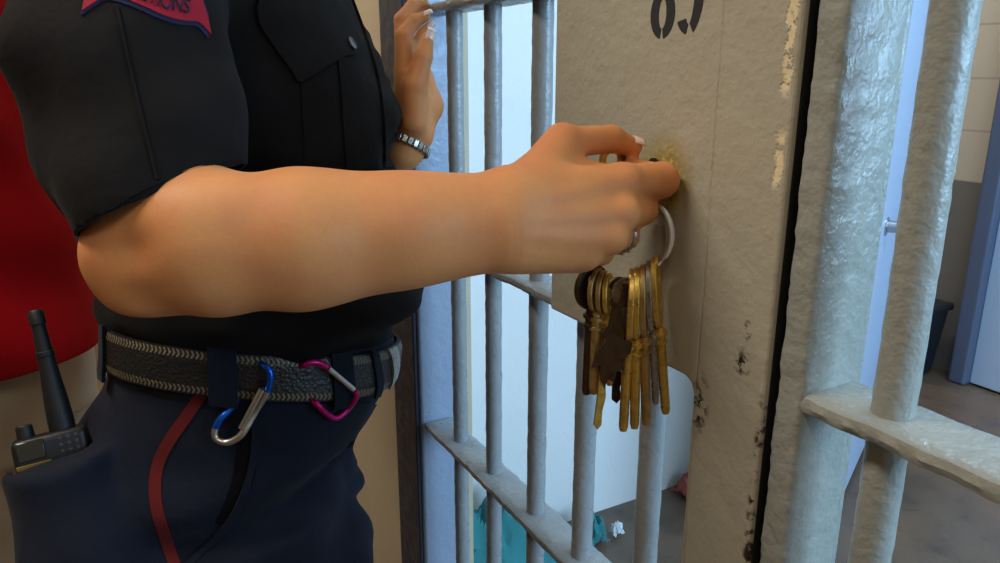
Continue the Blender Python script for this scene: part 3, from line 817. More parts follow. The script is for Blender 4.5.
co, Q = sdf_mesh(shirt, axis_grid([(-.52, -.04, .0038)]), axis_grid([(.38, .66, .0032), (.66, 1.10, .006)]), axis_grid([(-.31, .28, .0038)]))
co = relax(co, Q, 3, .5)
def cut(co, Q, planes):
    """trim a cloth skin cleanly at openings; planes: (point, outward normal, centre, reach)"""
    bm = bmesh.new(); me = raw_mesh('tmp', co, Q); bm.from_mesh(me); bpy.data.meshes.remove(me)
    for pt, n, ctr, reach in planes:
        fs = [f for f in bm.faces if (np.linalg.norm(np.array(f.calc_center_median())-ctr) < reach)]
        g = list(set(fs)|set(e for f in fs for e in f.edges)|set(v for f in fs for v in f.verts))
        r = bmesh.ops.bisect_plane(bm, geom=g, plane_co=Vector(pt), plane_no=Vector(n), dist=1e-6)
        dead = [f for f in bm.faces if (np.linalg.norm(np.array(f.calc_center_median())-ctr) < reach) and (np.array(f.calc_center_median())-pt)@n > 0]
        bmesh.ops.delete(bm, geom=dead, context='FACES')
    bmesh.ops.recalc_face_normals(bm, faces=bm.faces)
    V = [tuple(v.co) for v in bm.verts]; bm.verts.index_update(); F = [tuple(v.index for v in f.verts) for f in bm.faces]; bm.free()
    return np.array(V), F
axl = (EL_L-SH_L)/np.linalg.norm(EL_L-SH_L)
sv, sf = cut(co, Q, [(h3[1], hemn, SLE_END+ax_s*.05, .135),
                     (EL_L-axl*.03, axl, EL_L+axl*.05, .12),
                     (np.array([-.3, .78, .208]), np.array([.25, 0, .97]), np.array([-.3, .78, .24]), .13)])
o_shirt = obj('shirt', V2W(sv), sf, M['shirt'], officer)
md = o_shirt.modifiers.new('thick', 'SOLIDIFY'); md.thickness = .0022; md.offset = -1
SHIRT_BVH = BVHTree.FromPolygons([tuple(v) for v in V2W(sv)], sf)

# ---- trousers
TROU = Loft([(-0.62, -0.443, -0.145, 0.765, 0.17, 2.3), (-0.53, -0.453, -0.145, 0.768, 0.185, 2.3), (-0.467, -0.47, -0.172, 0.77, 0.192, 2.35), (-0.42, -0.48, -0.198, 0.772, 0.19, 2.4), (-0.385, -0.47, -0.168, 0.773, 0.183, 2.4), (-0.35, -0.444, -0.138, 0.775, 0.172, 2.35), (-0.31, -0.416, -0.12, 0.775, 0.163, 2.3), (-0.27, -0.401, -0.124, 0.775, 0.158, 2.25), (-0.235, -0.395, -0.126, 0.775, 0.156, 2.25)])
LEGT = [Loft([(-1.16, -.385, -.215, .67, .085, 2.), (-1.0, -.385, -.20, .67, .088, 2.), (-.76, -.39, -.165, .675, .098, 2.), (-.60, -.435, -.140, .682, .112, 2.1), (-.50, -.46, -.148, .69, .120, 2.2), (-.44, -.47, -.185, .70, .118, 2.2)]),
        Loft([(-1.16, -.345, -.175, .88, .085, 2.), (-1.0, -.345, -.15, .88, .088, 2.), (-.76, -.36, -.165, .875, .098, 2.), (-.60, -.42, -.185, .868, .108, 2.1), (-.50, -.44, -.20, .86, .112, 2.2), (-.44, -.45, -.21, .85, .11, 2.2)])]
# hip pocket that holds the radio
rdir = V2W(PX(34, 312, .700))-V2W(PX(62, 440, .702)); rdir /= np.linalg.norm(rdir)
rb_c = V2W(PX(50, 440, .702))                # middle of the radio's top
view = rb_c-np.array([0, 0, CAMZ]); view /= np.linalg.norm(view)
rz = rdir; rx = np.cross(view, rz); rx /= np.linalg.norm(rx); ry = np.cross(rz, rx)    # rx to the image right, ry away
W2V = lambda w: np.array([w[:2]@RV, w[:2]@HV, w[2]-CAMZ])
vz, vx, vy = [W2V(q+np.array([0, 0, CAMZ])) for q in (rz, rx, ry)]; vc = W2V(rb_c)
e0, e1, e2 = PX(8, 466, .70), PX(95, 460, .66), PX(52, 476, .648)
pn = np.cross(e1-e0, e2-e0); pn /= np.linalg.norm(pn); pn = pn if pn[2] > 0 else -pn
def pocket_sdf(P):
    d = rc(P, PX(50, 462, .692), PX(92, 620, .690), .038, .052)
    d = smin(d, rc(P, PX(76, 466, .684), PX(120, 610, .675), .032, .042), .03)
    d = smax(d, ((P-e0.astype(f32))@pn.astype(f32)), .004)
    return d
def slot(P):
    q = P-vc.astype(f32); x, y, z = q@vx.astype(f32), q@vy.astype(f32)-.004, q@vz.astype(f32)
    return np.maximum(np.maximum(np.abs(x)-.0335, np.abs(y)-.0215), np.maximum(z-.2, -.120-z)).astype(f32)
def trousers(P):
    d = TROU(P)
    d = smax(d, (-.50-P[:, 2]).astype(f32), .04)
    g = smin(LEGT[0](P), LEGT[1](P), .006)
    d = smin(d, g, .03)
    a, b, c = P[:, 0], P[:, 1], P[:, 2]
    w = np.clip((-.30-c)*8, 0, 1)
    fold = .0042*np.sin(60*c-34*a+2.5*np.sin(9*a+11*c))+.0022*np.sin(85*c+50*a+2*np.sin(18*a))+.0018*np.sin(34*c+70*b)
    d = d+(fold*w).astype(f32)
    d = smin(d, pocket_sdf(P)+(fold*.5).astype(f32), .014)
    return smax(d, -slot(P), .003).astype(f32)
co, Q = sdf_mesh(trousers, axis_grid([(-.56, -.05, .0045)]), axis_grid([(.53, .72, .004), (.72, 1.0, .007)]), axis_grid([(-1.175, -.58, .012), (-.58, -.225, .0042)]))
co = relax(co, Q, 3, .5)
WA = [PX(272, 356, .667), PX(386, 342, .835), PX(98, 313, .785)]
wn = np.cross(WA[1]-WA[0], WA[2]-WA[0]); wn /= np.linalg.norm(wn); wn = wn if wn[2] > 0 else -wn
def belt_c(a, b): return WA[0][2]-(wn[0]*(a-WA[0][0])+wn[1]*(b-WA[0][1]))/wn[2]   # top edge of the belt
tv, tf = cut(co, Q, [(WA[0]+wn*.004, wn, np.array([-.27, .775, -.22]), .26)])
o_trou = obj('trousers', V2W(tv), tf, M['navy'], officer)
md = o_trou.modifiers.new('thick', 'SOLIDIFY'); md.thickness = .0025; md.offset = -1
TROU_BVH = BVHTree.FromPolygons([tuple(v) for v in V2W(tv)], tf)
for i in (0, 1):      # boots
    def boot(P, i=i):
        d = rc(P, ANK[i]+np.array([-.005, 0, .06]), ANK[i]+np.array([0, 0, -.04]), .062, .058)
        d = smin(d, rc(P, ANK[i]+np.array([-.015, 0, -.058]), toes(i)+np.array([.02, 0, .002]), .044, .040), .02)
        return np.maximum(d, -1.219-P[:, 2])
    a = ANK[i]
    co, Q = sdf_mesh(boot, axis_grid([(a[0]-.1, a[0]+.26, .006)]), axis_grid([(a[1]-.09, a[1]+.09, .006)]), axis_grid([(-1.235, a[2]+.14, .006)]))
    obj('boot', V2W(relax(co, Q, 1)), Q, M['boot'], officer)

# ------------------------------------------------------------------ cloth pieces laid on a garment
EYE = Vector((0, 0, CAMZ))
def drop(px, py, bvh, off):
    r = Vector(ray(px, py)).normalized(); h = bvh.ray_cast(EYE, r)
    if h[0] is None: return None
    n = h[1] if h[1].dot(r) < 0 else -h[1]
    return np.array(h[0]+n*off), np.array(n)
def resample(pl, n):
    pl = np.asarray(pl, float); s = np.r_[0, np.cumsum(np.linalg.norm(np.diff(pl, axis=0), axis=1))]
    t = np.linspace(0, s[-1], n); return np.stack([np.interp(t, s, pl[:, 0]), np.interp(t, s, pl[:, 1])], 1)
def smooth_pl(pl, it=2):
    pl = np.asarray(pl, float)
    for _ in range(it):
        q = [pl[0]]
        for i in range(len(pl)-1): q += [pl[i]*.75+pl[i+1]*.25, pl[i]*.25+pl[i+1]*.75]
        q.append(pl[-1]); pl = np.array(q)
    return pl
def patch(name, A, B, bvh, off, thick, mat, parent, n=None, m=None, ease=2):
    """cloth of real thickness between two edge lines, lying on a garment"""
    A = np.asarray(A, float); B = np.asarray(B, float)
    La = np.abs(np.diff(A, axis=0)).sum(); n = n or int(max(6, La/2.5)); m = m or int(max(2, np.linalg.norm(A.mean(0)-B.mean(0))/2.5))
    a, b = resample(A, n), resample(B, n); G = np.zeros((n, m+1, 3)); ok = np.ones((n, m+1), bool); NN = np.zeros_like(G)
    for i in range(n):
        for j in range(m+1):
            p = a[i]+(b[i]-a[i])*j/m; h = drop(p[0], p[1], bvh, off)
            if h is None: ok[i, j] = False
            else: G[i, j], NN[i, j] = h
    idx = np.argwhere(ok)
    for i, j in np.argwhere(~ok):
        k = idx[np.argmin(((idx-[i, j])**2).sum(1))]; G[i, j] = G[tuple(k)]; NN[i, j] = NN[tuple(k)]
    for _ in range(ease):
        H = G.copy(); H[1:-1] += .5*(G[2:]+G[:-2]-2*G[1:-1])*.6; G = H
    top = G; bot = G-NN*(thick+off*.9); V = list(top.reshape(-1, 3))+list(bot.reshape(-1, 3)); w = m+1; N = n*w; F = []
    for i in range(n-1):
        for j in range(m):
            q = (i*w+j, (i+1)*w+j, (i+1)*w+j+1, i*w+j+1); F.append(q); F.append(tuple(N+x for x in reversed(q)))
    for i in range(n-1): F.append((i*w, N+i*w, N+(i+1)*w, (i+1)*w)); F.append((i*w+m, (i+1)*w+m, N+(i+1)*w+m, N+i*w+m))
    for j in range(m): F.append((j, j+1, N+j+1, N+j)); k = (n-1)*w; F.append((k+j, N+k+j, N+k+j+1, k+j+1))
    return MB().add(V, F).build(name, M[mat], parent)
def strip(name, pl, w, bvh, off, thick, mat, parent, sm=2):
    pl = smooth_pl(pl, sm); t = np.gradient(pl, axis=0); t /= np.linalg.norm(t, axis=1)[:, None]; nrm = np.stack([-t[:, 1], t[:, 0]], 1)
    return patch(name, pl+nrm*w/2, pl-nrm*w/2, bvh, off, thick, mat, parent, m=3)

# shirt pieces
patch('pocket', [(296, 40), (300, 84), (305, 168)], [(354, 40), (362, 84), (377, 168)], SHIRT_BVH, .0012, .002, 'shirt', o_shirt)
strip('pleat', [(340, 56), (345, 110), (349, 168)], 9, SHIRT_BVH, .003, .002, 'shirt', o_shirt)
fl = patch('pocket_flap', smooth_pl([(262, -14), (252, 16), (274, 50), (298, 83)], 1), smooth_pl([(322, -14), (338, 8), (352, 30), (358, 48)], 1), SHIRT_BVH, .0045, .003, 'shirt', o_shirt)
patch('pocket_flap', [(296, 83), (310, 71), (330, 60), (352, 56)], [(288, 68), (310, 54), (336, 40), (358, 46)], SHIRT_BVH, .0045, .003, 'shirt', o_shirt)
h = drop(347, 46, SHIRT_BVH, .0052)
MB().lathe(h[0], h[1], [(0, .0055), (.001, .006), (.0016, .0056), (.0014, .003), (.0012, .0001)], 20).build('button', M['shell'], o_shirt)
strip('placket', [(352, -12), (368, 30), (384, 84), (388, 130), (388, 168)], 10, SHIRT_BVH, .003, .002, 'shirt', o_shirt)
strip('sleeve_crease', [(117, 6), (126, 50), (140, 108), (150, 150), (157, 180)], 2.6, SHIRT_BVH, .0018, .001, 'shirt', o_shirt)
strip('sleeve_hem', [(86, 234), (104, 214), (132, 195), (160, 182), (200, 167), (236, 159)], 2.2, SHIRT_BVH, .0012, .001, 'shirt', o_shirt)
# shoulder patch with its banner lettering
bot = smooth_pl([(83, 13), (95, 5), (106, -3), (118, -1), (140, 7), (165, 19), (186, 23), (197, 22), (209, 36)], 2)
top = smooth_pl([(88, -14), (98, -20), (108, -26), (122, -25), (145, -19), (170, -9), (187, -5), (199, -4), (206, 18)], 2)
sp = patch('shoulder_patch', bot+[-1.5, 3.], top+[1.5, -3.], SHIRT_BVH, .0012, .0012, 'patch_navy', o_shirt, n=70, m=9, ease=1)
patch('patch_banner', bot+[.5, -.4], top, SHIRT_BVH, .0022, .0008, 'patch_red', sp, n=70, m=9, ease=1)
tc = bpy.data.curves.new('lettering', 'FONT'); tc.body = 'CORRECTIONS'; tc.size = 1; to = bpy.data.objects.new('lettering', tc); C.objects.link(to)
bpy.context.view_layer.update(); tm = bpy.data.meshes.new_from_object(to.evaluated_get(bpy.context.evaluated_depsgraph_get())); bpy.data.objects.remove(to)
bm = bmesh.new(); bm.from_mesh(tm); bmesh.ops.triangulate(bm, faces=bm.faces); bmesh.ops.subdivide_edges(bm, edges=[e for e in bm.edges if e.calc_length() > .12], cuts=2); bmesh.ops.triangulate(bm, faces=bm.faces)
tw = np.array([tuple(v.co) for v in bm.verts]); bm.verts.index_update(); tfc = [tuple(v.index for v in f.verts) for f in bm.faces]; bm.free(); bpy.data.meshes.remove(tm)
tw[:, 0] = (tw[:, 0]-tw[:, 0].min())/np.ptp(tw[:, 0]); tw[:, 1] = (tw[:, 1]-tw[:, 1].min())/np.ptp(tw[:, 1])
lb, lt = resample(smooth_pl([(94, 2), (108, -6), (120, -4), (140, 2), (165, 12), (187, 15)]), 80), resample(smooth_pl([(97, -13), (108, -20), (121, -18), (142, -13), (168, -3), (189, 1)]), 80)
LV = []
for x, y, _ in tw:
    i = x*79; i0 = min(int(i), 78); f = i-i0; b_ = lb[i0]*(1-f)+lb[i0+1]*f; t_ = lt[i0]*(1-f)+lt[i0+1]*f; p = b_+(t_-b_)*y
    hh = drop(p[0], p[1], SHIRT_BVH, .0032); LV.append(hh[0] if hh else np.array([0, 0, -1.]))
o = MB().add(LV, tfc).build('patch_lettering', M['patch_navy'], sp); s = o.modifiers.new('thick', 'SOLIDIFY'); s.thickness = .0006; s.offset = -1

# trouser pieces
strip('side_stripe', [(203, 392), (190, 412), (168, 442), (156, 468), (155, 500), (163, 530), (178, 575)], 12, TROU_BVH, .0012, .001, 'stripe', o_trou)
strip('pocket_welt', [(256, 400), (256, 440), (250, 478), (236, 512), (214, 538), (184, 572)], 7, TROU_BVH, .0042, .004, 'navy', o_trou)
patch('front_panel', [(259, 404), (259, 440), (254, 478), (240, 512), (218, 540), (192, 568)], [(380, 404), (368, 440), (350, 478), (345, 512), (345, 540), (345, 568)], TROU_BVH, .0028, .003, 'navy', o_trou)
strip('pocket_lining', [(246, 432), (243, 470), (234, 504), (222, 526)], 16, TROU_BVH, .001, .001, 'lining', o_trou)

# ---- belt, following the waist
def belt_ring(th, grow, drop_):
    p = TROU.ring(-.28, th, grow)
    for _ in range(3): p = TROU.ring(belt_c(p[0], p[1])-drop_, th, grow)
    return p
def belt_band(name, th0, th1, top, bot, g0, thick, mat, n, m=6, closed=False):
    V = []; uvs = []; s = 0; last = None
    for i in range(n+1):
        th = th0+(th1-th0)*i/n; q = belt_ring(th, g0, top)
        if last is not None: s += np.linalg.norm(q-last)
        last = q
        for j in range(m+1):
            f = j/m; r = g0+thick*(1 if 0 < j < m else .55)
            V.append(V2W(belt_ring(th, r, top+(bot-top)*f))); uvs.append((s, f))
        for j in range(m+1): V.append(V2W(belt_ring(th, g0-.001, top+(bot-top)*j/m))); uvs.append((s, j/m))
    w = 2*(m+1); F = []
    for i in range(n):
        for j in range(m): F.append((i*w+j, i*w+j+1, (i+1)*w+j+1, (i+1)*w+j)); F.append((i*w+m+1+j, (i+1)*w+m+1+j, (i+1)*w+m+2+j, i*w+m+2+j))
        F.append((i*w, (i+1)*w, (i+1)*w+m+1, i*w+m+1)); F.append((i*w+m, i*w+2*m+1, (i+1)*w+2*m+1, (i+1)*w+m))
    if not closed:
        F.append(tuple(list(range(m+1))+list(range(2*m+1, m, -1)))); k = n*w; F.append(tuple(list(range(k+m, k-1, -1))+list(range(k+m+1, k+2*m+2))))
    o = MB().add(V, F).build(name, M[mat], officer)
    ul = o.data.uv_layers.new(name='UVMap')
    for l in o.data.loops: ul.data[l.index].uv = uvs[l.vertex_index]
    return o
BH = .043
o_belt = belt_band('belt', -PI, PI, 0, BH, .004, .0045, 'belt', 150)
BELT_BVH = BVHTree.FromPolygons([tuple(V2W(belt_ring(-PI+2*PI*i/120, .0085, BH*1.35*j-.008))) for i in range(121) for j in (0, 1)], [(2*i, 2*i+1, 2*i+3, 2*i+2) for i in range(120)])
def th_of(px, py):
    h = drop(px, py, BELT_BVH, 0); w = h[0]-[0, 0, CAMZ]; a, b = w[:2]@RV, w[:2]@HV
    lo = min(np.linspace(-PI, PI, 721), key=lambda t: (lambda q: (q[0]-a)**2+(q[1]-b)**2)(belt_ring(t, .0085, BH/2))); return lo
for x0, x1, yy in ((208, 238, 378), (332, 352, 372)):
    belt_band('belt_loop', th_of(x0, yy), th_of(x1, yy), -.004, BH+.008, .0085, .003, 'navy', 8)
tb = th_of(374, 362)
belt_band('belt_keeper', tb-.03, tb+.05, -.004, BH+.004, .0085, .0025, 'navy', 6)
belt_band('belt_buckle', tb+.22, tb+.40, -.001, BH+.001, .0085, .0028, 'nickel', 10)
tl = th_of(101, 346)
belt_band('belt_loop', tl-.07, tl+.07, -.004, BH+.010, .0085, .003, 'navy', 6)

# ---- bracelet and ring
bc = PX(402, 143, .885); bx = PX(407, 128, .886)-PX(396, 158, .883); bx /= np.linalg.norm(bx)
nb_ = np.cross(bx, np.array([0, 1., 0])); nb_ /= np.linalg.norm(nb_); bb_ = np.cross(bx, nb_)
br = MB(); npts = 26
Vb = BODY_BVH; pts = []
for i in range(npts):
    a = 2*PI*i/npts; dv = nb_*math.cos(a)+bb_*math.sin(a); o0 = V2W(bc); dw = V2W(dv)-V2W(np.zeros(3))
    hit = Vb.ray_cast(Vector(o0+dw*.08), Vector(-dw)); R_ = .08-hit[3] if hit[0] and hit[3] < .08 else .025
    pts.append(o0+dw*(min(R_, .034)+.0025))
for i in range(npts):
    t_ = pts[(i+1) % npts]-pts[i-1]; axw = V2W(bx)-V2W(np.zeros(3)); n_ = np.cross(t_, axw)
    br.obox(pts[i], [t_, axw, n_], (np.linalg.norm(t_)*.21, .0045, .0018))
bevel(br.build('bracelet', M['nickel'], officer), .0008, 2)
rg = MB(); a_, b_ = RH['ring'][0]*.35+RH['ring'][1]*.65, RH['ring'][1]; ax_ = V2W(b_)-V2W(RH['ring'][0]); ax_ /= np.linalg.norm(ax_)
u_ = np.cross(ax_, [0, 0, 1]); u_ /= np.linalg.norm(u_); v_ = np.cross(ax_, u_)
rg.tube([V2W(a_)+(u_*math.cos(t)+v_*math.sin(t))*.0112 for t in np.linspace(0, 2*PI, 28, endpoint=False)], .0016, 8, closed=True)
for t in np.linspace(0, 2*PI, 14, endpoint=False): rg.lathe(V2W(a_)+(u_*math.cos(t)+v_*math.sin(t))*.0125, u_*math.cos(t)+v_*math.sin(t), [(0, .0014), (.001, .0012), (.0014, .0004)], 8)
rg.build('finger_ring', M['nickel'], officer)

# ================================================================== things on the belt and in the pocket
def near_pt(px, py, bvh, off): return drop(px, py, bvh, off)[0]
def carabiner(label, loop, gate, mat, gmat, r, silver=None, gpx=None):
    """loop: closed run of (px, py, lift from the belt)"""
    P = [near_pt(x, y, TROU_BVH if y > 405 else BELT_BVH, o) for x, y, o in loop]
    Pn = []
    n = len(P)
    for i in range(n):
        p0, p1, p2, p3 = P[i-1], P[i], P[(i+1) % n], P[(i+2) % n]
        for t in (0, .2, .4, .6, .8):
            Pn.append(.5*((2*p1)+(-p0+p2)*t+(2*p0-5*p1+4*p2-p3)*t*t+(-p0+3*p1-3*p2+p3)*t**3))
    c = np.mean(Pn, 0); t = thing('carabiner', label, 'carabiner', tuple(c), 'carabiners on the belt')
    gi, gj = gate
    run = [Pn[k % len(Pn)] for k in range(gj*5, gi*5+len(Pn)+1)]
    if gpx: MB().tube(Pn, r, 12, closed=True).build('hook', M[mat], t)
    else: MB().tube(run, r, 12).build('hook', M[mat], t)
    g0, g1 = Pn[gi*5], Pn[(gj*5) % len(Pn)]
    if gpx: g0, g1 = [near_pt(x, y, TROU_BVH if y > 405 else BELT_BVH, o) for x, y, o in gpx]
    MB().tube([g0+(g1-g0)*k for k in np.linspace(.03, .97, 8)], r*.92, 12).build('gate', M[gmat], t)
    if silver:
        k0, k1 = silver
        MB().tube([Pn[k % len(Pn)] for k in range(k0*5, k1*5+1)], r*1.06, 12).build('worn_sleeve', M['silver_worn'], t)
    return t
carabiner('blue and silver carabiner clipped on the belt beside the wide belt loop', [(257, 370, -.010), (263, 364, .004), (270, 371, .008), (267, 388, .0075), (257, 407, .0085), (246, 426, .012), (238, 434, .012), (228, 438, .011), (219, 434, .010), (219, 425, .0095), (224, 415, .0085), (232, 407, .004), (240, 396, -.010)], (3, 5), 'blue_alu', 'silver_worn', .0031, (3, 9), ((263, 384, .0095), (243, 424, .0145)))
carabiner('pink carabiner with silver gate clipped on the belt near the buckle', [(300, 372, -.010), (303, 364, .004), (307, 361, .0065), (315, 361, .0075), (323, 366, .008), (336, 377, .0105), (348, 389, .0085), (350, 396, .008), (342, 406, .0085), (331, 414, .009), (323, 411, .0085), (316, 404, .003), (311, 396, -.010)], (4, 6), 'pink_alu', 'silver_worn', .0029)

radio = thing('two_way_radio', 'black two way radio with stub antenna standing in the hip pocket', 'radio', tuple(rb_c-rz*.11))
def R3(x, y, z): return rb_c+rx*x+ry*y+rz*z
bevel(MB().obox(R3(.000, .004, -.055), [rx, ry, rz], (.031, .018, .062)).build('radio_body', M['black_plastic'], radio), .006, 4)
ab = R3(.012, .006, .004); at_ = V2W(PX(35, 310, .705)); adir = at_-ab; al = np.linalg.norm(adir)
MB().lathe(ab, adir, [(0, 0.0113), (.012, 0.0113), (.03, 0.0104), (al*.5, 0.0081), (al*.62, 0.0076), (al*.625, 0.0084), (al*.66, 0.0084), (al*.665, 0.0072), (al*.88, 0.0060), (al*.885, 0.0072), (al*.985, 0.0070), (al, 0.0056)], 20).build('antenna', M['rubber'], radio)
bevel(MB().obox(R3(-.016, -.0145, -.004), [rx, ry, rz], (.011, .0012, .009)).build('radio_screen', M['screen'], radio), .001)
bevel(MB().obox(R3(-.016, -.0140, -.018), [rx, ry, rz], (.014, .0012, .0022)).build('colour_band', M['yellow_mark'], radio), .0006)
MB().lathe(R3(-.018, .006, .006), rz, [(0, .0075), (.012, .007), (.013, .006)], 16).build('volume_knob', M['rubber'], radio)
kp = MB()
for i in range(3):
    for j in range(4): kp.lathe(R3(.008+.0065*i, -.0138, .001-.0062*j), -ry, [(0, .0019), (.0012, .0017)], 10)
kp.build('keypad', M['shell'], radio)
#==KEYS==
# ================================================================== keys
rc0 = PX(622, 236, .568)
ringc = V2W(rc0); ex = V2W(PX(660, 232, .5655))-ringc; ex /= np.linalg.norm(ex); ez = V2W(PX(622, 200, .568))-ringc; ez -= ex*(ez@ex); ez /= np.linalg.norm(ez); ey = np.cross(ez, ex)
RRAD = .0355
def ringpt(a, r=RRAD): return ringc+ex*math.cos(a)*r+ez*math.sin(a)*r
kr = thing('key_ring', 'large thin steel ring hanging from the officer\'s hand carrying the cell keys', 'key ring', tuple(ringc))
pts = [ringpt(2*PI*i/72) for i in range(72)]
MB().tube(pts, .0011, 8, closed=True).build('ring_wire', M['steel'], kr)
# flat tag band on the right of the ring
V = []; F = []; nn = 18
for i in range(nn+1):
    a = -.62+1.22*i/nn; wd = .0042*math.sin(PI*i/nn)**.6+.0008
    for s, r in ((-1, .0), (1, .0)): V.append(ringpt(a, RRAD+s*wd*.62+.0008)-ey*.0014*s)
for i in range(nn): F.append((2*i, 2*i+1, 2*i+3, 2*i+2))
o = MB().add(V, F).build('band', M['ring_band'], kr); s = o.modifiers.new('thick', 'SOLIDIFY'); s.thickness = .001; s.offset = 0

def key_frame(top, tip, face):
    z = np.asarray(tip)-np.asarray(top); L = np.linalg.norm(z); z /= L
    n = np.asarray(face, float); n = n-z*(n@z); n /= np.linalg.norm(n); x = np.cross(n, z); return x, n, z, L
def disc_ring(m, c, x, n, z, rx, rz, hr, th, N=28):
    """a flat oval bow with a hole"""
    V = []; F = []
    for s in (-1, 1):
        for k in range(N):
            a = 2*PI*k/N; e = x*math.cos(a)*rx+z*math.sin(a)*rz
            V.append(c+e*.97+n*th*s); V.append(c+(x*math.cos(a)+z*math.sin(a))*hr-z*(rz-hr)*.45+n*th*s)
    for k in range(N):
        a, b = 2*k, 2*((k+1) % N); q = 2*N
        F += [(a, b, b+1, a+1), (q+a, q+a+1, q+b+1, q+b), (a, q+a, q+b, b), (a+1, b+1, q+b+1, q+a+1)]
    m.add(V, F)
def lever_key(label, ang, tip_off, face, bow=(.0165, .0190), length=.088, mat='brass', sh=.0036, group='brass cell keys on the ring', th=.0019, bit=True, tilt=0.):
    """old prison key: oval bow, collared round shank, notched bit"""
    p = ringpt(ang); down = np.array([0, 0, -1.])+ex*tip_off+ey*tilt; down /= np.linalg.norm(down)
    x, n, z, L = key_frame(p, p+down, face)
    c = p+z*(bow[1]*.62)
    t = thing('key', label, 'key', tuple(p), group)
    m = MB(); disc_ring(m, c, x, n, z, bow[0], bow[1], .0052, th)
    bevel(m.build('bow', M[mat], t), .0008, 2)
    s0 = bow[1]*.92; q = c
    MB().lathe(q, z, [(s0, sh*.9), (s0+.004, sh*1.0), (s0+.0045, sh*1.45), (s0+.007, sh*1.45), (s0+.0075, sh), (s0+.012, sh), (s0+.0125, sh*1.35), (s0+.0145, sh*1.35), (s0+.015, sh), (length-.004, sh*.95), (length, sh*.7)], 16).build('shank', M[mat], t)
    if bit:
        b = MB()
        for k, w in enumerate((.014, .009, .015, .011, .0145)):
            b.obox(q+z*(length-.0225+.0042*k)+x*(w/2), [x, n, z], (w/2, .0013, .0019 if k % 2 else .0022))
        bevel(b.build('bit', M[mat], t), .0004, 1)
    return t
def flat_key(label, ang, tip_off, face, mat, blade, length, head=(.012, .011), group='flat keys on the ring', big=False, tilt=0.):
    p = ringpt(ang); down = np.array([0, 0, -1.])+ex*tip_off+ey*tilt; down /= np.linalg.norm(down)
    x, n, z, L = key_frame(p, p+down, face)
    t = thing('key', label, 'key', tuple(p), group); th = .0011
    m = MB(); c = p+z*head[1]*.6; disc_ring(m, c, x, n, z, head[0], head[1], .0035, th); bevel(m.build('bow', M[mat], t), .0004, 1)
    b = MB(); s0 = head[1]*.9; poly = [(-blade*.5, s0)]
    if big:
        poly = [(u*.001, v*.001) for u, v in ((-4, 10), (-5, 27), (-10, 33), (-6, 37), (-12, 48), (-15, 61), (-8, 58), (-7, 69), (-3, 76), (-1, 68), (4, 71), (5, 62), (11, 60), (8, 52), (14, 47), (15, 38), (8, 36), (10, 29), (5, 24), (4, 10))]
    else:
        tooth = [.5, .32, .5, .22, .44, .26, .5, .3, .42]
        R_ = [(blade*w, s0+.006+(length-s0-.010)*i/(len(tooth)-1)) for i, w in enumerate(tooth)]
        poly = [(-blade*.5, s0), (-blade*.5, length-.004), (0, length)]+R_[::-1]+[(blade*.5, s0)]
    b.prism(poly, lambda u, v: c+x*u+z*v-n*th, lambda u, v: c+x*u+z*v+n*th)
    bevel(b.build('blade', M[mat], t, smooth=False), .0003, 1)
    return t
cam_dir = -view
A_ = lambda deg: math.radians(deg)
# left cluster: bows half turned towards the viewer
lever_key('dark bronze key nearest the wrist, its round bow turned to the viewer', A_(226), -.02, -ey*.80+ex*.6, (.0170, .0185), .088, 'bronze', .0040, tilt=-.02)
lever_key('tarnished brass key second from the wrist in the left bunch', A_(233), .0, -ey*.45+ex*.9, (.0160, .0180), .084, 'brass_dull', .0042, tilt=-.05)
lever_key('tarnished brass key third from the wrist in the left bunch', A_(240), .03, -ey*.35+ex*.95, (.0160, .0180), .080, 'brass_dull', .0038, tilt=.03)
lever_key('slim worn brass key on the inner side of the left bunch', A_(247), .05, -ey*.30+ex*1., (.0150, .0172), .074, 'brass', .0030, tilt=-.04)
# middle: flat keys
flat_key('wide dark jagged key hanging in the middle of the bunch', A_(261), -.07, -ey+ex*.10, 'bronze', .0225, .088, (.012, .012), big=True, tilt=-.16)
flat_key('thin yellow brass flat key pointing down lowest in the middle', A_(257), -.09, -ey+ex*.45, 'brass', .0072, .112, tilt=-.10)
flat_key('grey nickel flat key hanging beside the dark jagged key', A_(266), .10, -ey+ex*.5, 'nickel', .0075, .092, tilt=.04)
flat_key('dull flat key hanging behind the jagged key', A_(262), .02, -ey+ex*.3, 'bronze', .0080, .098, tilt=.10)
# right cluster: long bows seen edge on
for k, (deg, lab, mt, off) in enumerate(((276, 'brass key with a bright rim, first of the right bunch', 'brass', -.01), (283, 'brass key with a bright rim, second of the right bunch', 'brass', .03),
                                         (291, 'worn brass key, third of the right bunch', 'brass_dull', .07), (300, 'silvery key between the brass ones of the right bunch', 'nickel', .10), (309, 'brass key nearest the steel band, last of the right bunch', 'brass', .13))):
    lever_key(lab, A_(deg), off, ex*1.-ey*(.10+.05*k), (.0165, .0300), .104 if k != 3 else .09, mt, .0040 if k != 3 else .003, th=.0023, tilt=.02*k-.03)
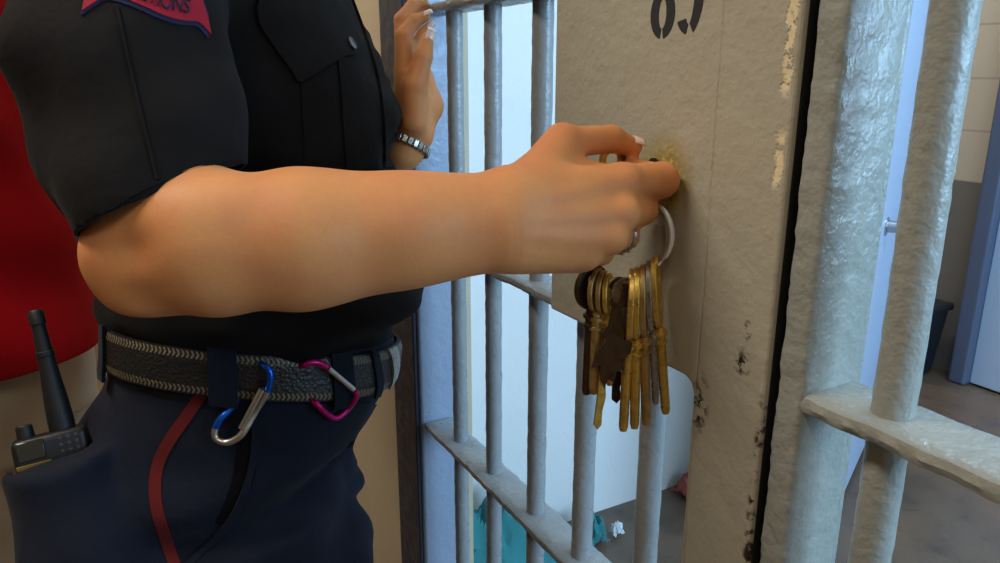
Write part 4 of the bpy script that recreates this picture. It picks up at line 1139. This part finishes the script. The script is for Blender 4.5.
# the key in the lock, pinched between thumb and finger
kc = V2W(PX(612, 160, .572)); tipk = np.array([KH[0]-.012, D+.02, KH[2]+.003])
zz = tipk-kc; Lk = np.linalg.norm(zz); zz /= Lk; nn_ = np.array([0, 0, 1.]); xk = np.cross(zz, nn_); xk /= np.linalg.norm(xk); fz = np.cross(xk, zz)
t = thing('key', 'brass key pinched between thumb and finger and pushed into the keyhole', 'key', tuple(kc))
m = MB(); disc_ring(m, kc+zz*.004, fz, xk, zz, .0165, .0150, .0055, .0020); bevel(m.build('bow', M['brass'], t), .0008, 2)
MB().lathe(kc+zz*.004, zz, [(.014, .0036), (.018, .0036), (.0185, .0052), (.021, .0052), (.0215, .0036), (Lk, .0034)], 16).build('shank', M['brass'], t)

# ================================================================== the person behind
p2 = np.array([-.79, 1.03])
other = thing('person', 'person in red short sleeved shirt and stone khaki trousers standing behind the officer', 'person', tuple(V2W(np.array([p2[0], p2[1], 0.]))*[1, 1, 0]))
def o2(a, b, c): return np.array([p2[0]+a, p2[1]+b, c])
def prof2(T): return Loft([(c, p2[0]+x0, p2[0]+x1, p2[1]+yb, B, n) for c, x0, x1, yb, B, n in T])
EL2 = [o2(-.14, -.23, -.02), o2(-.14, .23, -.02)]; WR2 = [o2(-.19, -.05, -.16), o2(-.19, .06, -.20)]; SH2 = [o2(-.02, -.19, .24), o2(-.02, .19, .24)]
T2 = prof2([(-.42, -.13, .13, 0, .17, 2.2), (-.2, -.12, .14, 0, .16, 2.2), (0, -.12, .14, 0, .17, 2.2), (.15, -.12, .13, 0, .19, 2.2), (.24, -.10, .09, 0, .17, 2.1), (.30, -.06, .05, 0, .08, 2)])
H2 = o2(.02, 0, .46)
def leg2(P, s, g=0.):
    return smin(rc(P, o2(0, s*.09, -.42), o2(.01, s*.10, -.80), .092+g, .066+g), rc(P, o2(.01, s*.10, -.80), o2(-.02, s*.11, -1.14), .066+g, .045+g*1.4), .03)
def body2(P):
    d = T2(P, -.024)
    for i, s in ((0, -1), (1, 1)):
        d = smin(d, leg2(P, s), .03)
        d = smin(d, smin(rc(P, SH2[i], EL2[i], .052, .042), rc(P, EL2[i], WR2[i], .042, .027), .02), .01)
        hb = WR2[i]; dn_ = (WR2[i]-EL2[i]); dn_ /= np.linalg.norm(dn_)
        palm = rc(P, hb, hb+dn_*.075, .024, .026)
        for k in range(4):
            f0 = hb+dn_*.08+np.array([(k-1.5)*.016, 0, 0]); f1 = f0+dn_*(.045-.004*abs(k-1.2)); f2 = f1+dn_*.028+np.array([0, .012*-s, 0])
            palm = smin(palm, chain(P, [f0, f1, f2], (.0095, .0085, .007)), .004)
        palm = smin(palm, chain(P, [hb+dn_*.02+np.array([.018, 0, 0]), hb+dn_*.055+np.array([.038, 0, 0]), hb+dn_*.09+np.array([.042, 0, 0])], (.013, .011, .008)), .006)
        d = smin(d, palm, .01)
    n = rc(P, o2(-.02, 0, .27), o2(.0, 0, .38), .06, .055)
    h = smin(ell(P, H2+np.array([-.015, 0, .04]), (.10, .078, .09)), ell(P, H2+np.array([.025, 0, -.035]), (.068, .060, .082)), .03)
    h = smin(h, rc(P, H2+np.array([.082, 0, .01]), H2+np.array([.105, 0, -.03]), .008, .012), .012)
    for s in (-1, 1):
        h = smax(h, -ell(P, H2+np.array([.094, s*.032, .012]), (.016, .016, .010)), .012)
        h = smin(h, ell(P, H2+np.array([.076, s*.032, .010]), (.012, .013, .011)), .003); h = smin(h, ell(P, H2+np.array([-.005, s*.079, -.01]), (.018, .007, .032)), .006)
    h = smin(h, ell(P, H2+np.array([.083, 0, -.056]), (.010, .023, .007)), .004)
    return smin(d, smin(n, h, .02), .02)
co, Q = sdf_mesh(body2, axis_grid([(p2[0]-.34, p2[0]+.30, .008)]), axis_grid([(p2[1]-.38, p2[1]+.38, .008)]), axis_grid([(-1.25, -.45, .014), (-.45, .60, .007)]))
obj('body', V2W(relax(co, Q, 2)), Q, M['skin_other'], other)
def hair2(P):
    d = ell(P, H2+np.array([-.025, 0, .05]), (.106, .088, .094)); d = smax(d, -ell(P, H2+np.array([.085, 0, -.035]), (.085, .075, .115)), .01)
    return smax(d, (H2[2]-.05-P[:, 2]).astype(f32), .01)
co, Q = sdf_mesh(hair2, axis_grid([(p2[0]-.16, p2[0]+.2, .007)]), axis_grid([(p2[1]-.12, p2[1]+.12, .007)]), axis_grid([(.36, .66, .007)]))
obj('hair', V2W(relax(co, Q)), Q, M['hair'], other)
S2 = prof2([(-.40, -.172, .186, 0, .212, 2.3), (-.33, -.165, .184, 0, .206, 2.3), (-.2, -.145, .175, 0, .19, 2.3), (0, -.14, .165, 0, .19, 2.3), (.15, -.135, .15, 0, .205, 2.3), (.25, -.11, .10, 0, .18, 2.1), (.30, -.075, .065, 0, .10, 2)])
def shirt2(P):
    d = S2(P); a, b, c = P[:, 0], P[:, 1], P[:, 2]
    d = d+(.007*np.sin(28*b+14*c+2*np.sin(9*c))+.005*np.sin(40*c+30*a)).astype(f32)
    for i in (0, 1): d = smin(d, rc(P, SH2[i]+np.array([0, 0, -.01]), EL2[i]+np.array([0, 0, .05]), .072, .068), .02)
    return d
co, Q = sdf_mesh(shirt2, axis_grid([(p2[0]-.32, p2[0]+.26, .008)]), axis_grid([(p2[1]-.38, p2[1]+.38, .008)]), axis_grid([(-.42, .34, .007)]))
pl2 = [(o2(0, 0, -.385), np.array([0, 0, -1.]), o2(0, 0, -.40), .30), (o2(0, 0, .285), np.array([.2, 0, 1.]), o2(0, 0, .33), .13)]
for i in (0, 1): pl2.append((EL2[i]+np.array([0, 0, .055]), (EL2[i]-SH2[i])/np.linalg.norm(EL2[i]-SH2[i]), EL2[i]+np.array([-.01, .02*(1 if i else -1), -.01]), .088))
v2, f2 = cut(relax(co, Q, 2), Q, pl2)
o = obj('shirt', V2W(v2), f2, M['red'], other); md = o.modifiers.new('thick', 'SOLIDIFY'); md.thickness = .003; md.offset = -1
def trou2(P):
    d = prof2([(-.52, -.145, .14, 0, .18, 2.3), (-.42, -.14, .145, 0, .18, 2.3), (-.30, -.13, .145, 0, .17, 2.2)])(P)
    a, b, c = P[:, 0], P[:, 1], P[:, 2]
    g = smin(leg2(P, -1, .022), leg2(P, 1, .022), .005)
    return smin(d, g, .03)+(.0045*np.sin(30*b+26*c+2*np.sin(10*c))+.003*np.sin(50*c-30*a)).astype(f32)
co, Q = sdf_mesh(trou2, axis_grid([(p2[0]-.2, p2[0]+.2, .009)]), axis_grid([(p2[1]-.24, p2[1]+.24, .009)]), axis_grid([(-1.19, -.28, .009)]))
v2, f2 = cut(relax(co, Q, 2), Q, [(o2(0, 0, -1.15), np.array([0, 0, -1.]), o2(0, 0, -1.17), .3)])
o = obj('trousers', V2W(v2), f2, M['khaki'], other); md = o.modifiers.new('thick', 'SOLIDIFY'); md.thickness = .003; md.offset = -1
for s in (-1, 1):
    def shoe(P, s=s):
        d = smin(rc(P, o2(-.03, s*.11, -1.12), o2(-.03, s*.11, -1.17), .05, .048), rc(P, o2(-.04, s*.11, -1.18), o2(.15, s*.12, -1.185), .042, .038), .02)
        return np.maximum(d, -1.219-P[:, 2])
    co, Q = sdf_mesh(shoe, axis_grid([(p2[0]-.12, p2[0]+.24, .007)]), axis_grid([(p2[1]+s*.11-.09, p2[1]+s*.11+.1, .007)]), axis_grid([(-1.235, -1.05, .007)]))
    obj('shoe', V2W(relax(co, Q, 1)), Q, M['boot'], other)
